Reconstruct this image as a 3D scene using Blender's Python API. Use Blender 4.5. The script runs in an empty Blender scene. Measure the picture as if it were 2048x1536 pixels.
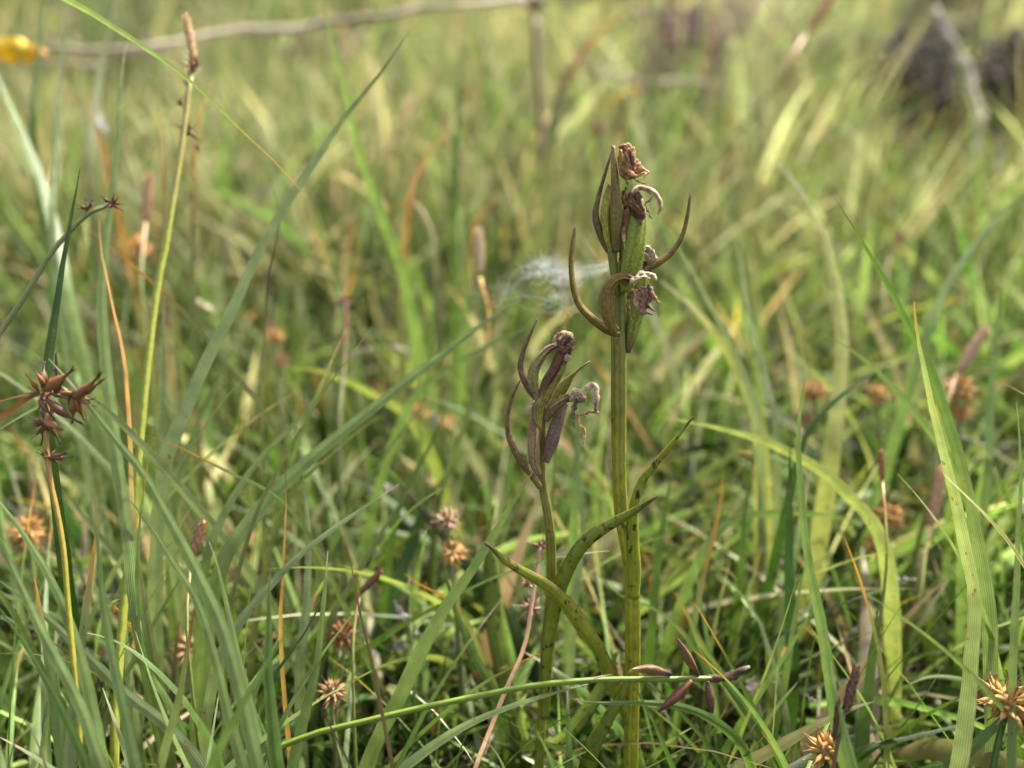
import bpy, math, random
import numpy as np
from mathutils import Vector, Matrix, Quaternion, noise as mnoise

random.seed(7)
rng = np.random.default_rng(11)
R = math.radians
scn = bpy.context.scene
col = scn.collection

# ------------------------------------------------------------------ camera, sky, sun, exposure
PITCH = R(24.0)
CAM = np.array([0.0, 0.0, 0.173])
FPX = 1420.0                                   # focal length in photo pixels (2048 wide)
cam_data = bpy.data.cameras.new('camera')
cam = bpy.data.objects.new('camera', cam_data)
col.objects.link(cam)
cam.location = CAM
cam.rotation_euler = (R(90) - PITCH, 0, 0)
cam_data.sensor_width = 36.0
cam_data.lens = 36.0 * FPX / 2048.0
cam_data.clip_start = 0.005
cam_data.clip_end = 400
cam_data.dof.use_dof = True
cam_data.dof.focus_distance = 0.179
cam_data.dof.aperture_fstop = cam_data.lens / 5.3   # aperture 5.3 mm
scn.camera = cam

SUN_EL, SUN_AZ = R(50), R(38)                   # azimuth to the right of the view direction
world = bpy.data.worlds.new('World')
scn.world = world
world.use_nodes = True
wn, wl = world.node_tree.nodes, world.node_tree.links
sky = wn.new('ShaderNodeTexSky')
sky.sky_type = 'NISHITA'
sky.sun_disc = False
sky.sun_elevation = SUN_EL
sky.sun_rotation = SUN_AZ
sky.dust_density = 5.0
sky.ozone_density = 0.4
hs = wn.new('ShaderNodeHueSaturation')             # thin cloud: the blue is washed out
hs.inputs['Saturation'].default_value = 0.42
wl.new(sky.outputs[0], hs.inputs['Color'])
wl.new(hs.outputs[0], wn['Background'].inputs['Color'])
wn['Background'].inputs['Strength'].default_value = 0.09
sun_data = bpy.data.lights.new('sun', 'SUN')
sun = bpy.data.objects.new('sun', sun_data)
col.objects.link(sun)
sun_data.energy = 2.6
sun_data.angle = R(3)
sun_data.color = (1.0, 0.955, 0.87)
sdir = Vector((math.sin(SUN_AZ) * math.cos(SUN_EL), math.cos(SUN_AZ) * math.cos(SUN_EL), math.sin(SUN_EL)))
sun.rotation_euler = sdir.to_track_quat('Z', 'Y').to_euler()
scn.view_settings.view_transform = 'Standard'
scn.view_settings.look = 'None'
scn.view_settings.gamma = 1
scn.view_settings.use_curve_mapping = False
scn.view_settings.exposure = 2.35
scn.cycles.max_bounces = 8
scn.cycles.transmission_bounces = 5
scn.cycles.use_denoising = True

# ------------------------------------------------------------------ geometry helpers
RIGHT = np.array([1.0, 0, 0])
FWD = np.array([0, math.cos(PITCH), -math.sin(PITCH)])
UP = np.array([0, math.sin(PITCH), math.cos(PITCH)])

def at(px, py, d):
    return CAM + d * (FWD + RIGHT * ((px - 1024) / FPX) - UP * ((py - 768) / FPX))

def seen_at(P):
    q = P - CAM
    d = q @ FWD
    return 1024 + FPX * (q @ RIGHT) / d, 768 - FPX * (q @ UP) / d, d

def sstep(a, b, t):
    u = np.clip((t - a) / (b - a), 0, 1)
    return u * u * (3 - 2 * u)

HOLLOWS = [(0.80, 1.16, 0.16), (0.66, 1.26, 0.11), (0.34, 1.45, 0.12), (-0.75, 1.3, 0.14), (-0.3, 1.5, 0.12), (0.1, 1.0, 0.06)]

def ground(x, y):
    x = np.asarray(x, float); y = np.asarray(y, float)
    r = np.maximum(y - 0.42, 0)
    z = 0.165 * np.minimum(r, 6) + 0.06 * np.clip(r - 6, 0, 30)
    z = z - 0.042 * (1 - sstep(.32, 1.0, y))
    amp = 0.004 + 0.03 * np.clip((y - 0.4) / 1.5, 0, 1)
    z = z + amp * (np.sin(9 * x + 3 * y + 1.0) * np.cos(7 * y - 4 * x) + 0.5 * np.sin(23 * x - 11 * y) * np.cos(19 * y + 8 * x))
    for hx, hy, hr in HOLLOWS:
        z = z - 0.5 * hr * np.exp(-((x - hx) ** 2 + (y - hy) ** 2) / hr ** 2)
    return z

def on_ground(px, py):
    lo = 0.05
    for d in np.arange(0.1, 8, 0.01):
        P = at(px, py, d)
        if P[2] < ground(P[0], P[1]):
            return P
    return at(px, py, 3.0)

def spline(P, n):
    P = np.asarray(P, float)
    if len(P) < 3:
        t = np.linspace(0, 1, n)[:, None]
        return P[0] * (1 - t) + P[-1] * t
    L = np.r_[0, np.cumsum(np.linalg.norm(np.diff(P, axis=0), axis=1) ** 0.5)]
    Q = np.vstack([2 * P[0] - P[1], P, 2 * P[-1] - P[-2]])
    T = np.r_[L[0] - (L[1] - L[0]), L, L[-1] + (L[-1] - L[-2])]
    dense = []
    for i in range(1, len(Q) - 2):
        ts = np.linspace(T[i], T[i + 1], 24, endpoint=(i == len(Q) - 3))[:, None]
        def lp(a, b, ta, tb): return a * (tb - ts) / (tb - ta) + b * (ts - ta) / (tb - ta)
        A1, A2, A3 = lp(Q[i-1], Q[i], T[i-1], T[i]), lp(Q[i], Q[i+1], T[i], T[i+1]), lp(Q[i+1], Q[i+2], T[i+1], T[i+2])
        def lq(a, b, ta, tb): return a * (tb - ts) / (tb - ta) + b * (ts - ta) / (tb - ta)
        B1, B2 = lq(A1, A2, T[i-1], T[i+1]), lq(A2, A3, T[i], T[i+2])
        dense.append(lq(B1, B2, T[i], T[i+1]))
    D = np.vstack(dense)
    S = np.r_[0, np.cumsum(np.linalg.norm(np.diff(D, axis=0), axis=1))]
    s = np.linspace(0, S[-1], n)
    return np.stack([np.interp(s, S, D[:, k]) for k in range(D.shape[1])], 1)

def unit(v):
    return v / np.maximum(np.linalg.norm(v, axis=-1, keepdims=True), 1e-12)

def tangents(C):
    return unit(np.gradient(C, axis=0))

class MB:
    """collects vertices, quads and tris with tint and uv, and links them as one mesh object"""
    def __init__(s):
        s.v, s.f, s.c, s.u, s.n = [], [], [], [], 0
    def add(s, v, f, c, u=None):
        v = np.asarray(v, float).reshape(-1, 3)
        c = np.asarray(c, float)
        if c.ndim == 1: c = np.tile(c[:3], (len(v), 1))
        u = np.zeros((len(v), 2)) if u is None else np.asarray(u, float)
        s.v.append(v); s.c.append(c[:, :3]); s.u.append(u)
        s.f += [tuple(i + s.n for i in q) for q in f]
        s.n += len(v)
        return s
    def mesh(s, name, org=(0, 0, 0)):
        V = np.vstack(s.v) - np.asarray(org)
        m = bpy.data.meshes.new(name)
        m.from_pydata(V.tolist(), [], s.f)
        C = np.vstack(s.c); C = np.c_[C, np.ones(len(C))]
        a = m.color_attributes.new('tint', 'FLOAT_COLOR', 'POINT')
        a.data.foreach_set('color', C.astype(np.float32).ravel())
        uvl = m.uv_layers.new(name='uv')
        idx = np.empty(len(m.loops), np.int32); m.loops.foreach_get('vertex_index', idx)
        uvl.data.foreach_set('uv', np.vstack(s.u)[idx].astype(np.float32).ravel())
        m.polygons.foreach_set('use_smooth', np.ones(len(m.polygons), bool))
        return m
    def build(s, name, mat, parent=None, org=None):
        """parent None: top-level, origin at org; else child of parent, whose root stands at org"""
        org = np.zeros(3) if org is None else np.asarray(org)
        m = s.mesh(name, org)
        m.materials.append(mat)
        o = bpy.data.objects.new(name, m)
        col.objects.link(o)
        if parent is None: o.location = org
        else: o.parent = parent
        return o

def tag(o, label, cat, group=None, kind=None):
    o['label'] = label; o['category'] = cat
    if group: o['group'] = group
    if kind: o['kind'] = kind
    return o

def empty(name, loc, label, cat, group=None):
    o = bpy.data.objects.new(name, None); col.objects.link(o)
    o.location = loc; o.empty_display_size = 0.01
    return tag(o, label, cat, group)

def strip(mb, C, W, side, c, fold=0.25, across=5, c_edge=None, ripple=0.0):
    """a leaf sheet: centreline C, half widths W, unit side vectors, folded along its midrib"""
    n = len(C); T = tangents(C)
    side = unit(side - T * np.sum(side * T, 1, keepdims=True))
    N = np.cross(side, T)
    us = np.linspace(-1, 1, across)
    V = np.zeros((n, across, 3)); U = np.zeros((n, across, 2)); K = np.zeros((n, across, 3))
    c = np.asarray(c, float)
    if c.ndim == 1: c = np.tile(c, (n, 1))
    ph = random.random() * 6
    for j, u in enumerate(us):
        dep = fold * (abs(u) - 0.5 * u * u)
        rp = ripple * np.sin(np.linspace(0, 1, n) * 30 + ph + 2 * u) * abs(u)
        V[:, j] = C + side * (W * u * math.sqrt(max(0.05, 1 - fold * fold * .6)))[:, None] + N * (W * (dep + rp))[:, None]
        U[:, j, 0] = 0.5 + 0.5 * u; U[:, j, 1] = np.linspace(0, 1, n)
        K[:, j] = c if c_edge is None else c * (1 - abs(u) ** 3) + np.asarray(c_edge) * abs(u) ** 3
    f = [(i * across + j, i * across + j + 1, (i + 1) * across + j + 1, (i + 1) * across + j) for i in range(n - 1) for j in range(across - 1)]
    mb.add(V.reshape(-1, 3), f, K.reshape(-1, 3), U.reshape(-1, 2))

def slab(mb, C, W, side, c, thick, cup=0.4, across=9, c_edge=None, c_back=None, wave=0.0, c_side=None):
    """a fleshy leaf with real thickness and a cupped cross-section, closed all round"""
    n = len(C); T = tangents(C)
    side = unit(side - T * np.sum(side * T, 1, keepdims=True))
    N = np.cross(side, T)
    c = np.asarray(c, float)
    if c.ndim == 1: c = np.tile(c, (n, 1))
    cb = c if c_back is None else np.asarray(c_back, float)
    if cb.ndim == 1: cb = np.tile(cb, (n, 1))
    ring = [(u, 1) for u in np.linspace(-1, 1, across)] + [(u, -1) for u in np.linspace(1, -1, across)[1:-1]]
    m = len(ring); V = np.zeros((n, m, 3)); U = np.zeros((n, m, 2)); K = np.zeros((n, m, 3))
    ph = random.random() * 6
    for j, (u, s) in enumerate(ring):
        th = s * thick * 0.5 * math.sqrt(max(0, 1 - u * u)) if abs(u) < 1 else 0
        wv = wave * np.sin(np.linspace(0, 1, n) * 17 + ph + 1.3 * np.sign(u)) * u * u
        V[:, j] = C + side * (W * u * (1 - .25 * cup * u * u))[:, None] + N * (W * (cup * abs(u) ** 1.35 + wv) + th)[:, None]
        U[:, j, 0] = .5 + .5 * u; U[:, j, 1] = np.linspace(0, 1, n)
        b = c if s > 0 else cb
        e = abs(u) ** 4
        K[:, j] = b if c_edge is None else b * (1 - e) + np.asarray(c_edge) * e
        if c_side is not None and u > 0.1: K[:, j] = K[:, j] * .4 + np.asarray(c_side) * .6
    f = [(i * m + j, i * m + (j + 1) % m, (i + 1) * m + (j + 1) % m, (i + 1) * m + j) for i in range(n - 1) for j in range(m)]
    f += [tuple(range(m))[::-1], tuple(range((n - 1) * m, n * m))]
    mb.add(V.reshape(-1, 3), f, K.reshape(-1, 3), U.reshape(-1, 2))

def frames(C):
    T = tangents(C)
    a = np.array([0, 0, 1.0]) if abs(T[0][2]) < .9 else np.array([1.0, 0, 0])
    S = [unit(np.cross(T[0], a))]
    for i in range(1, len(C)):
        s = S[-1] - T[i] * (S[-1] @ T[i]); S.append(unit(s))
    S = np.array(S)
    return T, S, np.cross(T, S)

def tube(mb, C, Rd, c, k=10, ridges=0, rdepth=0.12, twist=0.0, lump=0.0):
    n = len(C); T, S, B = frames(C)
    Rd = np.broadcast_to(np.asarray(Rd, float), (n,))
    c = np.asarray(c, float)
    if c.ndim == 1: c = np.tile(c, (n, 1))
    V = np.zeros((n, k, 3)); U = np.zeros((n, k, 2)); K = np.zeros((n, k, 3))
    s = np.linspace(0, 1, n); ph = random.random() * 9
    for j in range(k):
        a = 2 * math.pi * j / k
        r = Rd.copy()
        if ridges: r = r * (1 + rdepth * np.cos(ridges * a))
        if lump: r = r * (1 + lump * np.sin(a * 2 + s * 9 + ph) * np.sin(s * 23 + ph))
        aa = a + twist * s
        V[:, j] = C + S * (r * np.cos(aa))[:, None] + B * (r * np.sin(aa))[:, None]
        U[:, j, 0] = j / k; U[:, j, 1] = s
        sh = .5 + .5 * math.cos(ridges * a) if ridges else 1
        K[:, j] = c
    f = [(i * k + j, i * k + (j + 1) % k, (i + 1) * k + (j + 1) % k, (i + 1) * k + j) for i in range(n - 1) for j in range(k)]
    f += [tuple(range(k))[::-1], tuple(range((n - 1) * k, n * k))]
    mb.add(V.reshape(-1, 3), f, K.reshape(-1, 3), U.reshape(-1, 2))

_ico = {}
def ico(sub):
    if sub not in _ico:
        import bmesh
        b = bmesh.new(); bmesh.ops.create_icosphere(b, subdivisions=sub, radius=1)
        _ico[sub] = (np.array([v.co[:] for v in b.verts]), [tuple(v.index for v in f.verts) for f in b.faces]); b.free()
    return _ico[sub]

def crumple(mb, P0, P1, r, c1, c2, seed, sub=4, rough=0.42, flat=0.75):
    """a shrivelled dry lump stretched from P0 to P1 with folded, ridged skin"""
    V, F = ico(5)
    ax = P1 - P0; L = np.linalg.norm(ax); z = ax / L
    x = unit(np.cross(z, FWD)); y = np.cross(z, x)
    out = np.zeros_like(V); K = np.zeros_like(V)
    for i, v in enumerate(V):
        p = Vector((v[0] * 2.3 + seed * 7.1, v[1] * 2.3, v[2] * 0.9 + seed))
        a = 1 - abs(mnoise.noise(p * 1.0)) * 2.2
        b = 1 - abs(mnoise.noise(p * 2.7 + Vector((3, 1, 9)))) * 2.2
        e = 1 - abs(mnoise.noise(Vector((p[0] * 3.4, p[1] * 3.4, p[2] * 2.0)) + Vector((7, 2, 4)))) * 2.4
        q = mnoise.noise(Vector((v[0], v[1], v[2])) * 1.1 + Vector((seed * 3, 5, 2)))
        k = 1 + rough * 1.25 * (0.8 * a + 0.55 * b + .3 * e - .95) + .5 * q
        t = (v[2] + 1) / 2
        bend = .35 * r * math.sin(t * 5 + seed)
        out[i] = P0 + ax * (.5 + .52 * v[2] * (1 + .25 * q)) + x * (v[0] * r * k + bend) + y * (v[1] * r * k * flat)
        m = np.clip(.25 + .35 * b + .45 * e + .5 * q, 0, 1)  # crevice shading put into the colour for contrast; ridges lighter
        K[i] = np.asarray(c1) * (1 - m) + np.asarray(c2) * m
    mb.add(out, F, K, np.c_[V[:, 0], V[:, 2]])

# ------------------------------------------------------------------ materials
def leaf_mat(name, rough=0.5, transl=0.35, veins=11, vein_amt=0.22, mottle=0.35, nscale=350.0, spots=None, bump=0.25, spec=0.35, fuzz=0.0):
    m = bpy.data.materials.new(name); m.use_nodes = True
    nt = m.node_tree; N, L = nt.nodes, nt.links
    b = N['Principled BSDF']; out = N['Material Output']
    att = N.new('ShaderNodeAttribute'); att.attribute_name = 'tint'
    uv = N.new('ShaderNodeUVMap'); uv.uv_map = 'uv'
    sep = N.new('ShaderNodeSeparateXYZ'); L.new(uv.outputs[0], sep.inputs[0])
    tc = N.new('ShaderNodeTexCoord')
    no = N.new('ShaderNodeTexNoise'); no.inputs['Scale'].default_value = nscale; no.inputs['Detail'].default_value = 4
    L.new(tc.outputs['Object'], no.inputs['Vector'])
    c = att.outputs['Color']
    # broad mottling
    mr = N.new('ShaderNodeMapRange'); mr.inputs[1].default_value = .25; mr.inputs[2].default_value = .75
    mr.inputs[3].default_value = 1 - mottle; mr.inputs[4].default_value = 1 + mottle
    L.new(no.outputs['Fac'], mr.inputs[0])
    mx = N.new('ShaderNodeVectorMath'); mx.operation = 'SCALE'
    L.new(c, mx.inputs[0]); L.new(mr.outputs[0], mx.inputs['Scale']); c = mx.outputs[0]
    h = None
    if veins:
        mu = N.new('ShaderNodeMath'); mu.operation = 'MULTIPLY'; mu.inputs[1].default_value = veins * 2 * math.pi
        L.new(sep.outputs[0], mu.inputs[0])
        ph = N.new('ShaderNodeMath'); ph.operation = 'MULTIPLY_ADD'; ph.inputs[1].default_value = 5.0
        L.new(no.outputs['Fac'], ph.inputs[0]); L.new(mu.outputs[0], ph.inputs[2])
        si = N.new('ShaderNodeMath'); si.operation = 'SINE'; L.new(ph.outputs[0], si.inputs[0])
        h = si.outputs[0]
        vr = N.new('ShaderNodeMapRange'); vr.inputs[1].default_value = -1; vr.inputs[2].default_value = 1
        vr.inputs[3].default_value = 1 - vein_amt; vr.inputs[4].default_value = 1 + vein_amt
        L.new(h, vr.inputs[0])
        m2 = N.new('ShaderNodeVectorMath'); m2.operation = 'SCALE'
        L.new(c, m2.inputs[0]); L.new(vr.outputs[0], m2.inputs['Scale']); c = m2.outputs[0]
    if spots:
        s_scale, lo, hi, scol = spots
        n2 = N.new('ShaderNodeTexNoise'); n2.inputs['Scale'].default_value = s_scale; n2.inputs['Detail'].default_value = 2.5
        mp = N.new('ShaderNodeMapping'); mp.inputs['Scale'].default_value = (1, 1, .6)
        L.new(tc.outputs['Object'], mp.inputs[0]); L.new(mp.outputs[0], n2.inputs['Vector'])
        sr = N.new('ShaderNodeMapRange'); sr.inputs[1].default_value = lo; sr.inputs[2].default_value = hi
        L.new(n2.outputs['Fac'], sr.inputs[0])
        mm = N.new('ShaderNodeMix'); mm.data_type = 'RGBA'
        L.new(sr.outputs[0], mm.inputs[0]); L.new(c, mm.inputs[6]); mm.inputs[7].default_value = (*scol, 1)
        c = mm.outputs[2]
    L.new(c, b.inputs['Base Color'])
    b.inputs['Roughness'].default_value = rough
    b.inputs['Specular IOR Level'].default_value = spec * .85
    if fuzz:
        b.inputs['Sheen Weight'].default_value = fuzz; b.inputs['Sheen Roughness'].default_value = .4
    bp = N.new('ShaderNodeBump'); bp.inputs['Strength'].default_value = bump; bp.inputs['Distance'].default_value = 0.00012
    if h is not None:
        ad = N.new('ShaderNodeMath'); ad.operation = 'ADD'
        L.new(h, ad.inputs[0]); L.new(no.outputs['Fac'], ad.inputs[1]); L.new(ad.outputs[0], bp.inputs['Height'])
    else:
        L.new(no.outputs['Fac'], bp.inputs['Height'])
    L.new(bp.outputs[0], b.inputs['Normal'])
    if transl:
        tr = N.new('ShaderNodeBsdfTranslucent')
        tv = N.new('ShaderNodeVectorMath'); tv.operation = 'MULTIPLY'; tv.inputs[1].default_value = (1.12, 1.15, .72)
        L.new(c, tv.inputs[0]); L.new(tv.outputs[0], tr.inputs['Color'])
        ms = N.new('ShaderNodeMixShader'); ms.inputs[0].default_value = transl
        L.new(b.outputs[0], ms.inputs[1]); L.new(tr.outputs[0], ms.inputs[2]); L.new(ms.outputs[0], out.inputs['Surface'])
    return m

M_blade = leaf_mat('grass_leaf', rough=.42, transl=.38, veins=7, vein_amt=.2, mottle=.28, nscale=190, spots=(700, .66, .74, (.17, .10, .03)), spec=.45)
M_stuff = leaf_mat('meadow_grass', rough=.5, transl=.38, veins=0, mottle=.3, nscale=60, spec=.35)
M_stem = leaf_mat('stalk', rough=.45, transl=0, veins=5, vein_amt=.08, mottle=.2, nscale=700, spec=.4)
M_orstem = leaf_mat('orchid_stem', rough=.45, transl=.12, veins=9, vein_amt=.16, mottle=.32, nscale=320, bump=.5, spots=(420, .64, .74, (.06, .035, .012)), spec=.4)
M_bract = leaf_mat('orchid_bract', rough=.5, transl=.2, veins=5, vein_amt=.26, bump=.6, mottle=.55, nscale=900, spots=(520, .70, .76, (.03, .016, .012)), spec=.4)
M_caps = leaf_mat('orchid_capsule', rough=.55, transl=.15, veins=12, vein_amt=.14, mottle=.45, nscale=1400, bump=.5, spec=.3)
M_orleaf = leaf_mat('orchid_leaf', rough=.4, transl=.28, veins=4, vein_amt=.06, mottle=.2, nscale=500, spots=(620, .585, .67, (.04, .035, .012)), spec=.3)
M_dry = leaf_mat('dried_petal', rough=.75, transl=.10, veins=0, mottle=.55, nscale=1500, bump=1.0, spec=.25)
M_seed = leaf_mat('sedge_fruit', rough=.5, transl=.12, veins=4, vein_amt=.15, mottle=.3, nscale=900, spec=.4)
M_dead = leaf_mat('dead_leaf', rough=.8, transl=.15, veins=5, vein_amt=.15, mottle=.45, nscale=300, bump=.8, spec=.2)

def ground_mat():
    m = bpy.data.materials.new('peaty_turf'); m.use_nodes = True
    N, L = m.node_tree.nodes, m.node_tree.links; b = N['Principled BSDF']
    tc = N.new('ShaderNodeTexCoord')
    n1 = N.new('ShaderNodeTexNoise'); n1.inputs['Scale'].default_value = 9; n1.inputs['Detail'].default_value = 8
    n2 = N.new('ShaderNodeTexNoise'); n2.inputs['Scale'].default_value = 160; n2.inputs['Detail'].default_value = 6
    L.new(tc.outputs['Object'], n1.inputs[0]); L.new(tc.outputs['Object'], n2.inputs[0])
    r = N.new('ShaderNodeValToRGB'); e = r.color_ramp.elements
    e[0].position = .3; e[0].color = (.005, .004, .002, 1); e[1].position = .72; e[1].color = (.025, .028, .008, 1)
    x = e.new(.5); x.color = (.011, .009, .004, 1)
    mi = N.new('ShaderNodeMath'); mi.operation = 'MULTIPLY_ADD'; mi.inputs[1].default_value = .5
    L.new(n1.outputs['Fac'], mi.inputs[0])
    h2 = N.new('ShaderNodeMath'); h2.operation = 'MULTIPLY'; h2.inputs[1].default_value = .5; L.new(n2.outputs['Fac'], h2.inputs[0])
    L.new(h2.outputs[0], mi.inputs[2]); L.new(mi.outputs[0], r.inputs[0]); L.new(r.outputs[0], b.inputs['Base Color'])
    b.inputs['Roughness'].default_value = .9; b.inputs['Specular IOR Level'].default_value = .08
    bp = N.new('ShaderNodeBump'); bp.inputs['Distance'].default_value = .004; L.new(n2.outputs['Fac'], bp.inputs['Height']); L.new(bp.outputs[0], b.inputs['Normal'])
    return m

def silk_mat():
    m = bpy.data.materials.new('silk'); m.use_nodes = True
    N, L = m.node_tree.nodes, m.node_tree.links; b = N['Principled BSDF']
    b.inputs['Base Color'].default_value = (.85, .88, .9, 1); b.inputs['Roughness'].default_value = .35
    tr = N.new('ShaderNodeBsdfTranslucent'); tr.inputs[0].default_value = (.85, .88, .9, 1)
    ms = N.new('ShaderNodeMixShader'); ms.inputs[0].default_value = .45
    L.new(b.outputs[0], ms.inputs[1]); L.new(tr.outputs[0], ms.inputs[2]); L.new(ms.outputs[0], N['Material Output'].inputs['Surface'])
    return m
M_ground, M_silk = ground_mat(), silk_mat()

# pigments (linear)
PIG = dict(
    glauc=(.135, .190, .056), glaucl=(.18, .225, .10), glaucd=(.08, .125, .032), green=(.068, .120, .020), dark=(.032, .072, .010),
    bright=(.14, .21, .055), sage=(.195, .235, .125), pale=(.26, .30, .085), lime=(.23, .27, .065), yellow=(.34, .26, .040), olive=(.12, .135, .045),
    orange=(.42, .19, .035), rust=(.26, .09, .022), straw=(.32, .295, .19), tan=(.28, .20, .12), grey=(.40, .35, .27), white=(.52, .48, .42),
    brown=(.10, .045, .02), dkbrown=(.04, .018, .011), purple=(.085, .028, .045), plum=(.050, .020, .030), pink=(.36, .20, .14), gold=(.42, .25, .06),
    umber=(.11, .075, .026), moss=(.10, .10, .022), bronze=(.085, .062, .018), stemgreen=(.21, .215, .016), capgreen=(.10, .15, .022), cream=(.48, .40, .26))
def pg(c): return np.array(PIG[c] if isinstance(c, str) else c, float)

# ------------------------------------------------------------------ the ground
gx = np.r_[-40, -15, -7, np.linspace(-4, -1.6, 13), np.linspace(-1.5, 1.5, 151), np.linspace(1.6, 4, 13), 7, 15, 40]
gy = np.r_[-20, -6, -2, np.linspace(-.9, 2.2, 156), np.linspace(2.3, 6, 38), 8, 12, 18, 30, 60]
X, Y = np.meshgrid(gx, gy)
Z = ground(X, Y)
near = (np.abs(X) < 1.6) & (Y > -.95) & (Y < 2.3)
Z = Z + np.where(near, .002 * rng.standard_normal(X.shape), 0)
nx = len(gx)
mb = MB()
mb.add(np.stack([X, Y, Z], -1).reshape(-1, 3), [(j * nx + i, j * nx + i + 1, (j + 1) * nx + i + 1, (j + 1) * nx + i) for j in range(len(gy) - 1) for i in range(nx - 1)], (.05, .05, .02))
g = mb.build('ground', M_ground); g['kind'] = 'structure'; g['label'] = 'dark peaty soil under the grass, rising behind'

# ------------------------------------------------------------------ uncountable grass and litter (one object each)
def many_blades(name, root, h, w, az, th0, kap, cb, ct, tipf, nseg, across, mat, twist):
    n = len(root); t = np.linspace(0, 1, nseg + 1)
    th = th0[:, None] + kap[:, None] * t[None]
    ds = h[:, None] / nseg
    dx, dz = np.sin(th) * ds, np.cos(th) * ds
    s = np.zeros((n, nseg + 1)); z = np.zeros((n, nseg + 1))
    s[:, 1:] = np.cumsum((dx[:, 1:] + dx[:, :-1]) / 2, 1); z[:, 1:] = np.cumsum((dz[:, 1:] + dz[:, :-1]) / 2, 1)
    ca, sa = np.cos(az)[:, None], np.sin(az)[:, None]
    C = np.stack([root[:, :1] + s * ca, root[:, 1:2] + s * sa, root[:, 2:] + z], -1)
    T = np.stack([np.sin(th) * ca, np.sin(th) * sa, np.cos(th)], -1)
    S0 = np.stack([-np.sin(az), np.cos(az), np.zeros(n)], -1)[:, None] * np.ones((1, nseg + 1, 1))
    Nn = np.cross(S0, T)
    tw = twist[:, None, None] * (1 + .8 * t[None, :, None])
    S = S0 * np.cos(tw) + Nn * np.sin(tw); Nn = np.cross(S, T)
    wp = (np.minimum(1, .7 + 1.2 * t) * np.maximum(1 - t ** 2.2, 0.02))
    us = np.linspace(-1, 1, across)
    V = np.stack([C + S * (w[:, None] * .5 * wp * u)[..., None] + Nn * (w[:, None] * .5 * wp * (.35 * abs(u)))[..., None] for u in us], 2)
    k = sstep(0, 1, (t[None] - (1 - tipf[:, None])) / np.maximum(tipf[:, None], 1e-3))
    Kc = cb[:, None] * (1 - k[..., None]) + ct[:, None] * k[..., None]
    Kc = np.repeat(Kc[:, :, None], across, 2)
    m1 = nseg + 1
    base = (np.arange(n) * m1 * across)[:, None, None]
    i = np.arange(nseg)[None, :, None] * across; j = np.arange(across - 1)[None, None]
    a = base + i + j
    F = np.stack([a, a + 1, a + across + 1, a + across], -1).reshape(-1, 4)
    me = bpy.data.meshes.new(name)
    nv = n * m1 * across
    me.vertices.add(nv); me.vertices.foreach_set('co', V.astype(np.float32).ravel())
    nf = len(F)
    me.loops.add(nf * 4); me.loops.foreach_set('vertex_index', F.astype(np.int32).ravel())
    me.polygons.add(nf); me.polygons.foreach_set('loop_start', np.arange(0, nf * 4, 4, dtype=np.int32))
    me.update(calc_edges=True); me.validate()
    at_ = me.color_attributes.new('tint', 'FLOAT_COLOR', 'POINT')
    at_.data.foreach_set('color', np.concatenate([Kc, np.ones(Kc.shape[:3] + (1,))], -1).astype(np.float32).ravel())
    me.uv_layers.new(name='uv')
    me.polygons.foreach_set('use_smooth', np.ones(nf, bool))
    me.materials.append(mat)
    o = bpy.data.objects.new(name, me); col.objects.link(o); o['kind'] = 'stuff'
    return o

def field(x, y, f, s):
    return .5 + .5 * np.sin(f * x + 1.7 * s + 1.3 * np.sin(f * .7 * y + s)) * np.sin(f * .9 * y + 2.3 * s + 1.1 * np.sin(f * .8 * x + s * 2))

def scatter(n, y0, y1, xm=.42, xs=.82):
    out = []
    while sum(len(o) for o in out) < n:
        y = rng.uniform(y0, y1, n); x = rng.uniform(-1, 1, n) * (xm + xs * y1)
        ok = np.abs(x) < xm + xs * np.maximum(y, 0)
        out.append(np.c_[x, y][ok])
    return np.vstack(out)[:n]

def away_from_hollows(P):
    k = np.ones(len(P), bool)
    for hx, hy, hr in HOLLOWS:
        k &= (P[:, 0] - hx) ** 2 + ((P[:, 1] - hy + .3 * hr) * .8) ** 2 > (hr * 1.0) ** 2
    return P[k]

def pick(table, n, weights):
    cols = np.array([pg(c) for c in table]); w = np.asarray(weights, float)
    if w.ndim == 1: idx = rng.choice(len(table), n, p=w / w.sum())
    else:
        cw = np.cumsum(w / w.sum(1, keepdims=True), 1); idx = (rng.random(n)[:, None] > cw).sum(1).clip(0, len(table) - 1)
    return cols[idx] * rng.choice([.35, .6, 1, 1.5, 2.3], (n, 1)) * rng.uniform(.85, 1.15, (n, 1)) * (1 + rng.normal(0, .06, (n, 3)))

def tips(root, h, az, th0, kap):
    thm = th0 + .55 * kap
    return np.c_[root[:, 0] + np.sin(thm) * h * np.cos(az), root[:, 1] + np.sin(thm) * h * np.sin(az), root[:, 2] + np.cos(thm) * h]

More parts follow.
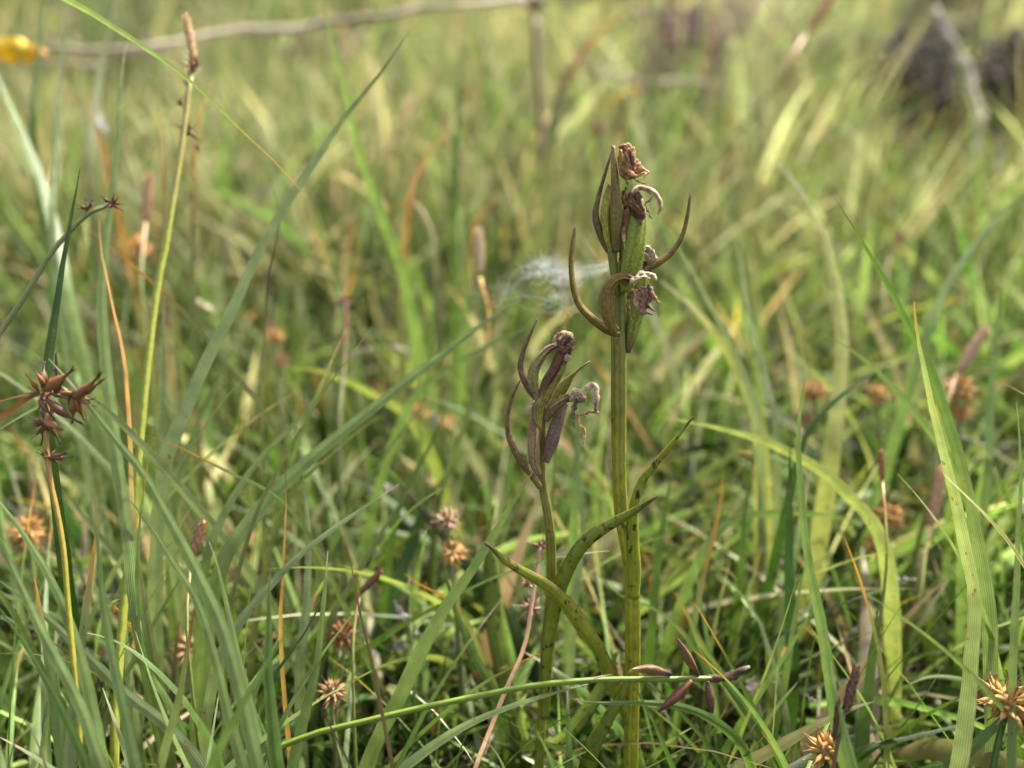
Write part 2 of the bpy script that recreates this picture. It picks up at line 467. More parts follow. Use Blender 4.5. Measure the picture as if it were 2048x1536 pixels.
def clear_view(root, tip, h, low=False):
    """keep loose grass from growing right in front of the orchids and the lens"""
    keep = np.ones(len(root), bool)
    for f in (.5, .8, 1.0):
        P = root * (1 - f) + tip * f
        q = P - CAM; d = q @ FWD
        px = 1024 + FPX * (q @ RIGHT) / np.maximum(d, .01); py = 768 - FPX * (q @ UP) / np.maximum(d, .01)
        seen = (d > .01) & (px > -200) & (px < 2250)
        keep &= ~(seen & (d < .15))
        if low:
            keep &= ~(seen & (d < .215) & (py < np.where((px > 1180) & (px < 1480), 1330, 1230)))
            continue
        keep &= ~(seen & (d < .203) & (py < 1560))
        keep &= ~(seen & (d < .24) & (py < np.where((px > 930) & (px < 1480), 1290, 1150)))
        keep &= ~(seen & (d < .30) & (py < 880))
        keep &= ~(seen & (d < .37) & (py < 640))
        keep &= ~((d < .09) & (np.abs(P[:, 0]) < .2) & (P[:, 2] > .05))
    return keep

# meadow grass in three belts
def belt(name, n, y0, y1, hr, wr, nseg, across, label, tone):
    P = away_from_hollows(scatter(n, y0, y1)); n = len(P)
    root = np.c_[P, ground(P[:, 0], P[:, 1]) - .002]
    patch = field(P[:, 0], P[:, 1], 6, 1.0)
    h = rng.uniform(*hr, n) * (.65 + .6 * patch)
    for hx, hy, hr_ in HOLLOWS:                                  # trampled short on the near side of each hollow
        h = np.where((np.abs(P[:, 0] - hx * P[:, 1] / hy) < hr_ * 1.1) & (P[:, 1] < hy) & (P[:, 1] > hy - 3.2 * hr_), h * .38, h)
    w = rng.uniform(*wr, n) * rng.choice([.45, 1, 2.3], n, p=[.45, .38, .17])
    az = rng.uniform(0, 2 * math.pi, n); th0 = np.abs(rng.normal(.12, .34, n)); kap = np.abs(rng.normal(.5, .65, n))
    right = np.clip(.5 + P[:, 0] / (1.2 * np.maximum(P[:, 1], .2)), 0, 1)
    dry = field(P[:, 0], P[:, 1], 3.1, 4.0)
    W = tone(right, dry)
    table = ['glauc', 'green', 'bright', 'sage', 'straw', 'dark', 'olive', 'tan']
    cb = pick(table, n, W)
    ct = pick(['orange', 'straw', 'yellow', 'bright', 'tan'], n, [.5, 2, .8, 3, 1.5])
    tipf = np.where(rng.random(n) < .55, rng.uniform(.05, .45, n), .02)
    k = clear_view(root, tips(root, h, az, th0, kap), h)
    o = many_blades(name, root[k], h[k], w[k], az[k], th0[k], kap[k], cb[k], ct[k], tipf[k], nseg, across, M_stuff, rng.uniform(-1.2, 1.2, n)[k])
    o['label'] = label; o['category'] = 'grass'
    return o
one = lambda r: np.ones_like(r)
belt('near_grass', 24000, -.05, .60, (.05, .145), (.0014, .0040), 7, 3, 'mixed green grass growing thickly round the orchids',
     lambda r, d: np.stack([2.2 - 1.2 * r, 1.6 * one(r), .8 + 1.3 * r, .2 + .5 * r, .5 + .6 * d, 1.6 - .6 * r, .7 * one(r), .35 + .5 * d], 1))
belt('meadow_grass', 34000, .50, 1.5, (.07, .20), (.0009, .0032), 5, 3, 'blurred pale green grass of the meadow behind the orchids',
     lambda r, d: np.stack([1.6 * one(r), 1.2 - .8 * r, .7 + .9 * r, .6 + .9 * r, 1.6 + 3.6 * d * (.4 + r), 1.3 - 1.0 * r, 1.0 * one(r), .8 + 1.4 * d], 1))
belt('far_grass', 46000, 1.45, 5.5, (.09, .22), (.0020, .0060), 4, 2, 'far yellow green and straw grass filling the rising slope',
     lambda r, d: np.stack([1.3 * one(r), 1.4 - r, .7 + r, .5 + 1.2 * r, 1.0 + 4.2 * r, 2.6 - 1.8 * r + 2.6 * (1 - d), 1.5 * one(r) + 1.5 * (1 - d), 1.2 + 1.5 * d], 1))

# low undergrowth and flat litter
P = away_from_hollows(np.vstack([scatter(30000, -.02, .9), scatter(26000, .04, .36, .2, .75)])); n = len(P)
root = np.c_[P, ground(P[:, 0], P[:, 1]) - .001]
h = rng.uniform(.012, .05, n); az = rng.uniform(0, 6.28, n); th0 = rng.uniform(.1, .9, n); kap = rng.uniform(.2, 1.2, n)
k = clear_view(root, tips(root, h, az, th0, kap), h, True)
o = many_blades('undergrowth', root[k], h[k], rng.uniform(.0012, .0050, n)[k], az[k], th0[k], kap[k], pick(['green', 'dark', 'bright', 'olive', 'moss', 'glaucd', 'straw'], n, [2.2, 3, .6, 1, 1, 1.2, .15])[k],
                pick(['green', 'bright', 'straw'], n, [2, 1, 1])[k], np.full(n, .2)[k], 5, 3, M_stuff, rng.uniform(-1.2, 1.2, n)[k])
o['label'] = 'low leafy undergrowth between the grass stems'; o['category'] = 'undergrowth'
P = np.vstack([scatter(9000, .3, 2.2), scatter(10000, .08, .36, .2, .75)]); n = len(P)
root = np.c_[P, ground(P[:, 0], P[:, 1]) + rng.uniform(.000, .012, n)]
o = many_blades('litter', root, rng.uniform(.015, .08, n), rng.uniform(.0008, .0030, n), rng.uniform(0, 6.28, n), rng.uniform(1.25, 1.55, n), rng.uniform(-.2, .3, n),
                pick(['straw', 'tan', 'grey', 'brown', 'dkbrown', 'white'], n, [2.6, 1.6, 1.8, 2.2, 1.6, .2]), pick(['straw', 'grey', 'brown'], n, [1, 1, 1]), np.full(n, .3), 4, 3, M_stuff, rng.uniform(-1.5, 1.5, n))
o['label'] = 'dead brown and grey grass litter lying on the soil'; o['category'] = 'litter'

# ------------------------------------------------------------------ builders for single plants
def trace(pts, d0, d1, tip_first=True, n=30, down=True, reach=.35):
    """pts as seen, with depth d0 at the root and d1 at the tip; carried down to the soil"""
    pts = list(pts)
    if tip_first: pts = pts[::-1]
    A = np.array(pts, float)
    L = np.r_[0, np.cumsum(np.linalg.norm(np.diff(A, axis=0), axis=1))]; L /= L[-1]
    Q = np.array([at(x, y, d0 + (d1 - d0) * l) for (x, y), l in zip(A, L)])
    if down:
        gz = float(ground(Q[0][0], Q[0][1]))
        dz = Q[0][2] - gz
        if dz > .002:
            T = unit(Q[0] - Q[1])
            hz = np.array([T[0], T[1], 0]); hz = hz / max(1, np.linalg.norm(hz))
            G = Q[0] + hz * dz * reach
            G[2] = float(ground(G[0], G[1])) - .003
            mid = Q[0] * .5 + G * .5 + T * dz * .08
            Q = np.vstack([G, mid, Q]) if dz > .02 else np.vstack([G, Q])
    return spline(Q, n)

def dist(C): return (C - CAM) @ FWD

def view_side(C, tw=0.0):
    T = tangents(C); V = unit(C - CAM)
    S = unit(np.cross(T, V)); N = np.cross(S, T)
    a = np.linspace(tw * .5, tw * 1.3, len(C))[:, None]
    return S * np.cos(a) + N * np.sin(a)

def tint_along(n, c, tip=None, tipf=.15, base=None, basef=.25, v=.08):
    t = np.linspace(0, 1, n); K = np.tile(pg(c), (n, 1))
    if base is not None:
        k = 1 - sstep(0, basef, t); K = K * (1 - k[:, None]) + pg(base) * k[:, None]
    if tip is not None:
        k = sstep(1 - tipf, 1 - tipf * .25, t); K = K * (1 - k[:, None]) + pg(tip) * k[:, None]
    return K * (1 + v * np.sin(t * 14 + random.random() * 6))[:, None]

def grass_width(t):
    return np.minimum(1, .72 + .9 * t) * np.maximum(1 - t ** 2.6, .03) ** .85

def blade(label, pts, d0, d1, w, c, tip=None, tipf=.14, base=None, tw=None, fold=.3, name='grass_leaf', group='grass blades around the orchids', down=True, cat='grass blade', n=34, edge=None):
    C = trace(pts, d0, d1, n=n, down=down)
    t = np.linspace(0, 1, n)
    if tw is None: tw = random.uniform(-.6, .6)
    W = .95 * w * dist(C) / FPX * .5 * grass_width(t) / max(.7, math.cos(tw))
    kx = rng.normal(0, 1, (n, 3)); kx = np.cumsum(kx, 0); kx -= np.linspace(0, 1, n)[:, None] * kx[-1]
    C = C + kx * .00006
    W = W * (1 + .05 * np.sin(t * 21 + random.random() * 6) + rng.normal(0, .03, n))
    mb = MB()
    strip(mb, C, W, view_side(C, tw), tint_along(n, c, tip, tipf, base), fold=fold, across=7, ripple=.03, c_edge=None if edge is None else pg(edge))
    return tag(mb.build(name, M_blade, None, C[0]), label, cat, group)

def stalk_curve(pts, d0, d1, n=30, **k): return trace(pts, d0, d1, n=n, **k)

# a beaked sedge fruit, shared mesh: along +Z from 0 to 1, two toothed beak
def utricle_mesh(name, c, ctip, beak=.5, fat=.24, bend=.15):
    n = 11; t = np.linspace(0, 1, n)
    r = fat * np.sin(np.pi * np.clip(t / (1 - .35 * beak), 0, 1)) ** .7 * (1 - .2 * t)
    r = np.maximum(r, .055 * (1 - .6 * t)); r[0] = .06; r[-1] = .012
    C = np.stack([bend * t ** 2, np.zeros(n), t], 1)
    mb = MB(); K = tint_along(n, c, ctip, .45, v=0)
    tube(mb, C, r, K, k=8, ridges=2, rdepth=.12)
    for s in (-1, 1):
        c2 = np.array([[bend * .8, 0, .9], [bend + .01, s * .03, 1.0], [bend + .03, s * .06, 1.09]])
        tube(mb, c2, [.03, .02, .004], pg(ctip), k=4)
    m = mb.mesh(name); m.materials.append(M_seed)
    return m
U_dark = utricle_mesh('utricle_dark', (.105, .045, .02), (.04, .018, .010), beak=.85, fat=.135)
U_rust = utricle_mesh('utricle_rust', (.21, .088, .030), (.07, .025, .012), beak=.85, fat=.14)
U_gold = utricle_mesh('utricle_gold', (.42, .235, .07), (.20, .085, .025), beak=.8, fat=.145, bend=.3)
U_tan = utricle_mesh('utricle_tan', (.30, .18, .085), (.16, .08, .035), beak=.8, fat=.14)
U_pale = utricle_mesh('utricle_pale', (.34, .22, .14), (.2, .11, .06), beak=.8, fat=.13)

def place(mesh, name, parent, org, P, dirv, length, roll):
    o = bpy.data.objects.new(name, mesh); col.objects.link(o); o.parent = parent
    o.location = Vector(P - org)
    q = Vector(dirv).to_track_quat('Z', 'Y') @ Quaternion((0, 0, 1), roll)
    o.rotation_mode = 'QUATERNION'; o.rotation_quaternion = q
    o.scale = (length,) * 3
    return o

def bake(mesh, mb, P, dirv, length, roll):
    """adds one fruit to a joined head that is too blurred to pick apart"""
    nv = len(mesh.vertices); co = np.empty(nv * 3, np.float32); mesh.vertices.foreach_get('co', co); co = co.reshape(-1, 3)
    c = np.empty(nv * 4, np.float32); mesh.color_attributes['tint'].data.foreach_get('color', c); c = c.reshape(-1, 4)
    q = (Vector(dirv).to_track_quat('Z', 'Y') @ Quaternion((0, 0, 1), roll)).to_matrix()
    Mx = np.array(q)
    mb.add(co * length @ Mx.T + P, [tuple(p.vertices) for p in mesh.polygons], c[:, :3])

def fib(n, seed):
    i = np.arange(n) + .5
    ph = np.arccos(1 - 2 * i / n); th = math.pi * (1 + 5 ** .5) * i + seed
    v = np.stack([np.cos(th) * np.sin(ph), np.sin(th) * np.sin(ph), np.cos(ph)], 1)
    return unit(v + rng.normal(0, .16, v.shape))

def head(parent, org, centre, r, mesh, n, separate, seed, up=None, name='fruit_head', squash=1.0, core=(.2, .13, .05)):
    """a bur-like sedge head: a core and n beaked fruits pointing out of it"""
    mb = MB(); V, F = ico(2)
    mb.add(centre + V * r * .42, F, core)
    D = fib(n, seed)
    if separate:
        o = mb.build(name, M_seed, parent, org)
        for k, d in enumerate(D):
            ln = r * random.uniform(.62, .85)
            place(mesh, 'utricle', o, org, centre + d * r * .28 * np.array([1, 1, squash]), unit(d + np.array([0, 0, .12])), ln, random.random() * 6)
        return o
    for d in D:
        bake(mesh, mb, centre + d * r * .3, unit(d), r * random.uniform(.6, .85), random.random() * 6)
    return mb.build(name, M_seed, parent, org)

def star(parent, org, P, dirv, r, mesh, n, separate, name='spikelet', spread=1.0):
    """a star sedge spikelet: a short core with fruits spreading from it"""
    mb = MB()
    dirv = unit(np.asarray(dirv, float))
    tube(mb, spline([P - dirv * r * .35, P, P + dirv * r * .4], 6), np.array([.1, .2, .26, .24, .16, .04]) * r, (.16, .075, .03), k=8)
    dirs = []
    for d in fib(n, random.random() * 6):
        d = unit(d * spread + dirv * .45); dirs.append(d)
    if separate:
        o = mb.build(name, M_seed, parent, org)
        for d in dirs: place(mesh, 'utricle', o, org, P + d * r * .1, d, r * random.uniform(.75, 1.1), random.random() * 6)
        return o
    for d in dirs: bake(mesh, mb, P + d * r * .1, d, r * random.uniform(.7, 1.1), random.random() * 6)
    return mb.build(name, M_seed, parent, org)

def stem_part(parent, org, C, wpx, c, tip=None, taper=.6, name='stem', mat=None, tipf=.3, base=None):
    n = len(C); mb = MB()
    r = wpx * dist(C) / FPX * .5 * np.linspace(1, taper, n)
    tube(mb, C, r, tint_along(n, c, tip, tipf, base), k=9, ridges=3, rdepth=.07)
    return mb.build(name, mat or M_stem, parent, org)

def spike_mesh(mb, P0, P1, r, c1, c2, nsc=46):
    """a narrow spike wrapped in small overlapping scales"""
    C = spline([P0, P0 * .5 + P1 * .5, P1], 10)
    t = np.linspace(0, 1, 10)
    tube(mb, C, r * .75 * np.sin(np.pi * (.1 + .86 * t)) ** .6, c1, k=8)
    T, S, B = frames(C)
    L = np.linalg.norm(P1 - P0)
    for i in range(nsc):
        f = (i + .5) / nsc * .95; k = min(9, int(f * 10)); a = i * 2.4
        nrm = S[k] * math.cos(a) + B[k] * math.sin(a)
        rr = r * .7 * math.sin(math.pi * (.1 + .86 * f)) ** .6
        b = C[k] + T[k] * (f * 9 - k) * L / 9 + nrm * rr * .8
        Cs = np.array([b, b + T[k] * L * .06 + nrm * r * .28, b + T[k] * L * .13 + nrm * r * .22])
        cc = np.asarray(c1) * .5 + np.asarray(c2) * .5 if i % 2 else np.asarray(c2)
        strip(mb, Cs, np.array([r * .3, r * .34, r * .04]), np.tile(np.cross(T[k], nrm), (3, 1)), cc, fold=.5, across=3)

# ------------------------------------------------------------------ the two orchids
def orchid_part(fn, name, root, mat, org, label=None):
    mb = MB(); fn(mb); o = mb.build(name, mat, root, org)
    if label: o['label'] = label
    return o

def curve(pts, d0, d1, n=26, bow=0.0):
    """root-first polyline as seen -> smooth 3D curve; bow pushes its middle towards the viewer"""
    A = np.array(pts, float)
    L = np.r_[0, np.cumsum(np.linalg.norm(np.diff(A, axis=0), axis=1))]; L /= L[-1]
    return spline([at(x, y, d0 + (d1 - d0) * l - bow * math.sin(math.pi * l)) for (x, y), l in zip(A, L)], n)

def bract(root, org, pts, w, d0, d1, c=(.19, .15, .03), edge=(.09, .03, .05), tip='tan', tipf=.16, wprof=None, tw=0.0, cup=.55, bow=0.0, back=None, base=None, thick=.00028, half=None, label=None, name='bract'):
    w = w * .86; C = curve(pts, d0, d1, 30, bow); t = np.linspace(0, 1, 30)
    if wprof is None: wprof = [(0, .55), (.12, .85), (.3, 1), (.5, .82), (.7, .55), (.88, .38), (1, .16)]
    prof = np.interp(t, *zip(*wprof))
    prof = np.convolve(np.pad(prof, 2, 'edge'), np.ones(5) / 5, 'valid')
    W = w * dist(C) / FPX * .5 * prof
    K = tint_along(30, c, tip, tipf, base, .3)
    return orchid_part(lambda mb: slab(mb, C, W, view_side(C, tw), K, thick, cup=cup, c_edge=pg(edge), c_back=K * .9 if back is None else back, wave=.06, c_side=half), name, root, M_bract, org, label)

def capsule(root, org, pts, w, d0, d1, c, tip=None, base=None, prof=None, bow=0.0, twist=.5, name='seed_capsule', mat=None, label=None, rd=.16):
    C = curve(pts, d0, d1, 30, bow); t = np.linspace(0, 1, 30)
    if prof is None: prof = [(0, .5), (.15, .75), (.45, 1), (.8, .85), (1, .45)]
    pr = np.interp(t, *zip(*prof)); pr = np.convolve(np.pad(pr, 2, 'edge'), np.ones(5) / 5, 'valid')
    r = w * dist(C) / FPX * .5 * pr
    return orchid_part(lambda mb: tube(mb, C, r, tint_along(30, c, tip, .3, base, .35), k=24, ridges=6, rdepth=rd, twist=twist), name, root, mat or M_caps, org, label)

def petal(parent, org, pts, w, d0, d1, c, tip=None, prof=None, tw=.4, bow=0.0, curl=.9):
    C = curve(pts, d0, d1, 22, bow); t = np.linspace(0, 1, 22)
    if prof is None: prof = [(0, .7), (.3, 1), (.6, .85), (.85, .6), (1, .2)]
    W = w * dist(C) / FPX * .5 * np.interp(t, *zip(*prof)) * (1 + .22 * np.sin(t * 19 + random.random() * 6))
    C = C + np.cumsum(rng.normal(0, .00007, C.shape), 0)
    mb = MB()
    K = tint_along(22, c, tip, .4, v=.2) * (1 + .35 * np.sin(np.linspace(0, 37, 22) + random.random() * 6))[:, None]
    slab(mb, C, W, view_side(C, tw), K, .00014, cup=curl, across=11, wave=.55, c_edge=np.minimum(pg(c) * 1.7 + .03, .55))
    return mb.build('petal', M_dry, parent, org)

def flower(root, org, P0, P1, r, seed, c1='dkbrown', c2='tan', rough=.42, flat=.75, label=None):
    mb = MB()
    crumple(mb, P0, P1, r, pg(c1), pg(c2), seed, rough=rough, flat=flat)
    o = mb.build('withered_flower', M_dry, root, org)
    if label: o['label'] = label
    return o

# --- the tall orchid
DT, DB = .174, .196                              # depth at its top and its base
def dA(y): return DT + (DB - DT) * np.clip((y - 300) / 1180, 0, 1.1)
spine = [(1254, 1760), (1258, 1630), (1262, 1520), (1264, 1420), (1266, 1328), (1266, 1260), (1264, 1166), (1255, 1095), (1244, 1035), (1239, 960), (1238, 850), (1238, 718), (1237, 632), (1243, 556), (1250, 500), (1256, 440)]
C = spline([at(x, y, float(dA(y))) for x, y in spine], 60)
baseA = C[0].copy(); baseA[2] = float(ground(C[0][0], C[0][1]))
C[0] = baseA - np.array([0, 0, .003])
A = empty('orchid', baseA, 'tall orchid with withered brown flowers, green seed capsules and a thick olive stem', 'orchid', 'orchids gone to seed')
tt = np.linspace(0, 1, 60)
wA = np.interp(tt, [0, .25, .42, .5, .62, .75, .82, .92, 1], [31, 28, 30, 27, 27, 30, 30, 22, 14])
orchid_part(lambda mb: tube(mb, C, wA * dist(C) / FPX * .5, tint_along(60, 'stemgreen', (.16, .15, .028), .45, 'olive', .1, v=.05), k=25, ridges=5, rdepth=.08), 'stem', A, M_orstem, baseA)
d = .178
green = (.18, .215, .026)
capsule(A, baseA, [(1256, 706), (1262, 670), (1272, 620), (1281, 575), (1284, 545)], 32, .181, .180, green, base='umber', prof=[(0, .2), (.2, .7), (.55, 1), (.85, .9), (1, .6)], label='lower green capsule, downy and pitted', bow=-.0005)
capsule(A, baseA, [(1251, 585), (1257, 545), (1266, 490), (1272, 440), (1273, 398)], 44, .1765, .175, green, tip=(.15, .15, .04), prof=[(0, .55), (.25, .85), (.5, 1), (.8, .88), (1, .55)], label='upper green capsule, plump and downy', bow=.001)
# side stem carrying the top flower
orchid_part(lambda mb: tube(mb, curve([(1231, 590), (1229, 555), (1226, 525), (1224, 495)], .177, .175, 12), np.array([9, 9, 9, 8.5, 8.5, 8.5, 8.5, 9, 9, 9.5, 9.5, 9]) * .175 / FPX, tint_along(12, (.15, .155, .025)), k=12), 'flower_stalk', A, M_orstem, baseA)
bract(A, baseA, [(1222, 512), (1208, 490), (1194, 455), (1189, 428), (1195, 395), (1205, 360), (1215, 328), (1223, 303)], 22, .1755, .173, c=(.17, .11, .035), edge='purple', tw=.5, half=(.13, .045, .08), wprof=[(0, .5), (.15, .8), (.35, 1), (.5, .75), (.7, .5), (1, .3)], label='purple edged bract bowed out on the left of the top flower')
capsule(A, baseA, [(1223, 505), (1215, 470), (1212, 430), (1215, 395), (1219, 368)], 21, .1752, .174, (.25, .24, .035), tip=(.20, .16, .04), prof=[(0, .5), (.2, .85), (.5, 1), (.75, .8), (1, .3)], twist=.2, label='slim yellowish olive capsule between bracts')
capsule(A, baseA, [(1231, 505), (1233, 460), (1232, 410), (1230, 360), (1227, 315), (1226, 292)], 25, .1738, .1725, (.155, .115, .028), tip=(.26, .18, .07), base=(.13, .10, .026), prof=[(0, .55), (.2, .95), (.42, 1), (.6, .7), (.8, .5), (1, .3)], twist=.3, rd=.06, label='brownish olive capsule reaching up to the top flower', bow=.0006)
bract(A, baseA, [(1243, 520), (1246, 480), (1249, 430), (1252, 385)], 18, .1752, .1748, c=(.11, .07, .025), edge='dkbrown', tip='dkbrown', cup=.4)
bract(A, baseA, [(1280, 552), (1296, 536), (1318, 523), (1342, 504), (1362, 474), (1374, 430), (1380, 386)], 21, .180, .178, c=(.21, .15, .028), edge='purple', tw=.35, half=(.14, .07, .045), wprof=[(0, .8), (.15, 1), (.35, .85), (.55, .62), (.8, .5), (1, .3)], label='long olive bract sweeping up on the right')
bract(A, baseA, [(1240, 668), (1220, 663), (1184, 636), (1160, 610), (1147, 572), (1143, 528), (1146, 489), (1151, 456)], 23, .1765, .174, c=(.27, .205, .022), edge='purple', tw=-.2, half=(.13, .085, .022), wprof=[(0, .7), (.12, 1), (.3, .95), (.55, .72), (.8, .6), (1, .4)], label='long olive bract curving up on the left')
capsule(A, baseA, [(1232, 662), (1221, 648), (1212, 615), (1214, 583), (1229, 561), (1250, 555), (1270, 563)], 24, .1745, .1722, (.17, .115, .026), tip=(.10, .05, .02), base=(.19, .14, .03), prof=[(0, .65), (.25, 1), (.6, .95), (.85, .75), (1, .45)], label='arched brown capsule hooked over towards the flower', bow=.001)
# withered flowers
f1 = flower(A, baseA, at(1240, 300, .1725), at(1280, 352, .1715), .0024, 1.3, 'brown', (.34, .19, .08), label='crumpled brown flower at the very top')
petal(f1, baseA, [(1238, 295), (1250, 292), (1262, 300), (1270, 318), (1276, 340)], 16, .172, .1705, (.20, .10, .045), (.4, .24, .1), tw=.5)
petal(f1, baseA, [(1238, 300), (1244, 325), (1254, 345), (1275, 352), (1293, 343)], 13, .171, .170, (.30, .16, .06), (.42, .26, .12), tw=-.6)
petal(f1, baseA, [(1270, 335), (1283, 338), (1293, 346), (1286, 358)], 10, .1712, .170, (.36, .2, .08), (.44, .28, .12))
petal(f1, baseA, [(1246, 345), (1251, 358), (1256, 374)], 7, .172, .172, (.3, .17, .07), (.2, .09, .04))
petal(f1, baseA, [(1266, 354), (1275, 365), (1287, 368), (1293, 365)], 4.5, .171, .170, (.28, .15, .06))
petal(f1, baseA, [(1258, 298), (1268, 322), (1272, 348)], 9, .170, .1695, (.13, .06, .03), (.3, .16, .07), tw=1.0)
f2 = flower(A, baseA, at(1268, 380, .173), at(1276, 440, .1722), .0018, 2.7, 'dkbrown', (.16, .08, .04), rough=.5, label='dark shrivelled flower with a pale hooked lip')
petal(f2, baseA, [(1263, 388), (1278, 373), (1298, 377), (1314, 387), (1323, 404), (1321, 420), (1317, 428)], 16, .172, .170, (.33, .24, .15), (.2, .12, .07), tw=.2, prof=[(0, .7), (.3, 1), (.6, .9), (.8, .7), (1, .3)])
petal(f2, baseA, [(1262, 390), (1254, 420), (1247, 455), (1246, 480), (1250, 503)], 17, .172, .1715, (.12, .06, .03), (.36, .22, .12), tw=-.3, prof=[(0, .7), (.3, 1), (.6, .8), (.8, .5), (1, .15)])
petal(f2, baseA, [(1276, 405), (1281, 430), (1284, 453)], 16, .1715, .1712, (.085, .04, .022), (.14, .08, .04))
petal(f2, baseA, [(1290, 407), (1300, 398), (1306, 390)], 5, .171, .171, (.2, .12, .06))
petal(f2, baseA, [(1290, 408), (1298, 422), (1308, 438)], 5, .171, .170, (.26, .16, .08))
petal(f2, baseA, [(1254, 372), (1251, 390), (1247, 410)], 9, .1735, .173, (.09, .05, .022), (.16, .1, .03))
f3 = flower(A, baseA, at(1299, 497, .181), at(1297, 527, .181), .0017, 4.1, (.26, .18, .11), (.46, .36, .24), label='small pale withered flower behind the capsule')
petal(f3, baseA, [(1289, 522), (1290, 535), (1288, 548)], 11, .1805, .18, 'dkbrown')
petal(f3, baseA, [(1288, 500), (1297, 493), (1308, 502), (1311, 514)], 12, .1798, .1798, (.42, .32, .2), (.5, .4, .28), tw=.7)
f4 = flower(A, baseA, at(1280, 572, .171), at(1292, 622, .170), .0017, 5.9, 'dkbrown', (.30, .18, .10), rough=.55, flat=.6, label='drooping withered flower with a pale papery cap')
petal(f4, baseA, [(1264, 568), (1276, 552), (1294, 546), (1310, 552), (1314, 562)], 19, .1705, .170, (.36, .26, .16), (.48, .37, .25), tw=.3)
petal(f4, baseA, [(1268, 566), (1285, 560), (1304, 562)], 10, .170, .1695, (.42, .32, .2), (.5, .4, .28), tw=-.5)
petal(f4, baseA, [(1274, 578), (1276, 605), (1285, 620), (1303, 630)], 17, .1702, .169, (.28, .18, .11), (.06, .03, .025), tw=.6)
petal(f4, baseA, [(1296, 568), (1298, 592), (1292, 612), (1306, 622)], 13, .1695, .169, (.09, .045, .035), (.05, .025, .02), tw=-.6)
petal(f4, baseA, [(1266, 578), (1257, 598), (1255, 622), (1258, 646)], 10, .172, .1715, (.13, .06, .025), (.26, .10, .03))
petal(f4, baseA, [(1302, 582), (1312, 592), (1320, 602), (1327, 608)], 8, .170, .1695, (.3, .17, .07), (.3, .2, .11))
# leaves
def orchid_leaf(root, org, pts, w, d0, d1, c=(.125, .150, .016), edge=None, tip=None, tipf=.1, prof=None, tw=0., cup=.35, bow=0., base=None, label=None, down=False, half=None):
    C = trace(pts, d0, d1, tip_first=False, n=40, down=down) if down else curve(pts, d0, d1, 40, bow); t = np.linspace(0, 1, 40)
    if prof is None: prof = [(0, .5), (.25, .9), (.5, 1), (.75, .75), (.92, .4), (1, .1)]
    pr = np.interp(t, *zip(*prof)); pr = np.convolve(np.pad(pr, 2, 'edge'), np.ones(5) / 5, 'valid')
    W = w * dist(C) / FPX * .5 * pr
    return orchid_part(lambda mb: slab(mb, C, W, view_side(C, tw), tint_along(40, c, tip, tipf, base), .00022, cup=cup, c_edge=edge, wave=.12, c_side=half), 'leaf', root, M_orleaf, org, label)
orchid_leaf(A, baseA, [(1266, 1200), (1267, 1140), (1263, 1080), (1266, 1010), (1283, 960), (1306, 930), (1345, 883), (1386, 833)], 34, .187, .178, c=(.20, .225, .022), tip=(.10, .06, .02), prof=[(0, .75), (.15, 1), (.3, .9), (.45, .75), (.6, .62), (.8, .42), (1, .14)], cup=.7, tw=.3, label='narrow leaf clasping the stem, its tip pointing right')
orchid_leaf(A, baseA, [(1262, 1455), (1243, 1415), (1226, 1378), (1210, 1342), (1192, 1303), (1160, 1258), (1130, 1216), (1090, 1177), (1036, 1144), (1000, 1118), (982, 1098), (968, 1087)], 42, .194, .172, c=(.17, .195, .018), edge=(.12, .09, .02), tip=(.07, .045, .025), prof=[(0, .7), (.3, .95), (.55, 1), (.72, .85), (.86, .55), (.93, .42), (1, .12)], cup=.75, tw=.55, half=(.26, .28, .035), label='yellowish leaf with dark spots and a shrivelled tip, pointing left')
orchid_leaf(A, baseA, [(1254, 1750), (1205, 1650), (1172, 1560), (1185, 1490), (1212, 1440), (1240, 1391), (1262, 1340)], 44, .196, .188, c=(.13, .165, .02), prof=[(0, .5), (.4, 1), (.7, .8), (1, .2)], tw=.4, label='broad spotted leaf low at the stem base')

# --- the short orchid
DT2, DB2 = .176, .200
def dB(y): return DT2 + (DB2 - DT2) * np.clip((y - 640) / 850, 0, 1.1)
spine = [(1066, 1760), (1072, 1640), (1078, 1530), (1086, 1400), (1093, 1300), (1099, 1220), (1103, 1148), (1101, 1073), (1093, 1010), (1086, 979), (1083, 925), (1085, 854), (1086, 805)]
C = spline([at(x, y, float(dB(y))) for x, y in spine], 50)
baseB = C[0].copy(); baseB[2] = float(ground(C[0][0], C[0][1])); C[0] = baseB - np.array([0, 0, .003])
B = empty('orchid', baseB, 'short slender orchid with purple brown bracts left of the taller one', 'orchid', 'orchids gone to seed')
wB = np.interp(np.linspace(0, 1, 50), [0, .3, .55, .75, .9, 1], [21, 19, 20, 20, 15, 12])
orchid_part(lambda mb: tube(mb, C, wB * dist(C) / FPX * .5, tint_along(50, (.175, .19, .02), (.15, .125, .035), .4, 'olive', .2, v=.05), k=25, ridges=5, rdepth=.08), 'stem', B, M_orstem, baseB)
dk = (.085, .055, .026)
bract(B, baseB, [(1080, 976), (1056, 940), (1033, 907), (1017, 870), (1014, 838), (1022, 798), (1041, 757)], 26, .1795, .179, c=(.17, .125, .045), edge=(.11, .06, .04), tw=.3, wprof=[(0, .6), (.25, 1), (.45, .85), (.6, .5), (.8, .4), (1, .2)], label='long brown bract bowed out low on the left')
capsule(B, baseB, [(1079, 950), (1070, 930), (1067, 890), (1068, 850), (1070, 815)], 22, .1785, .1782, (.23, .15, .085), base=(.17, .125, .045), prof=[(0, .5), (.3, 1), (.7, .85), (1, .4)], label='brown capsule hidden behind the stem')
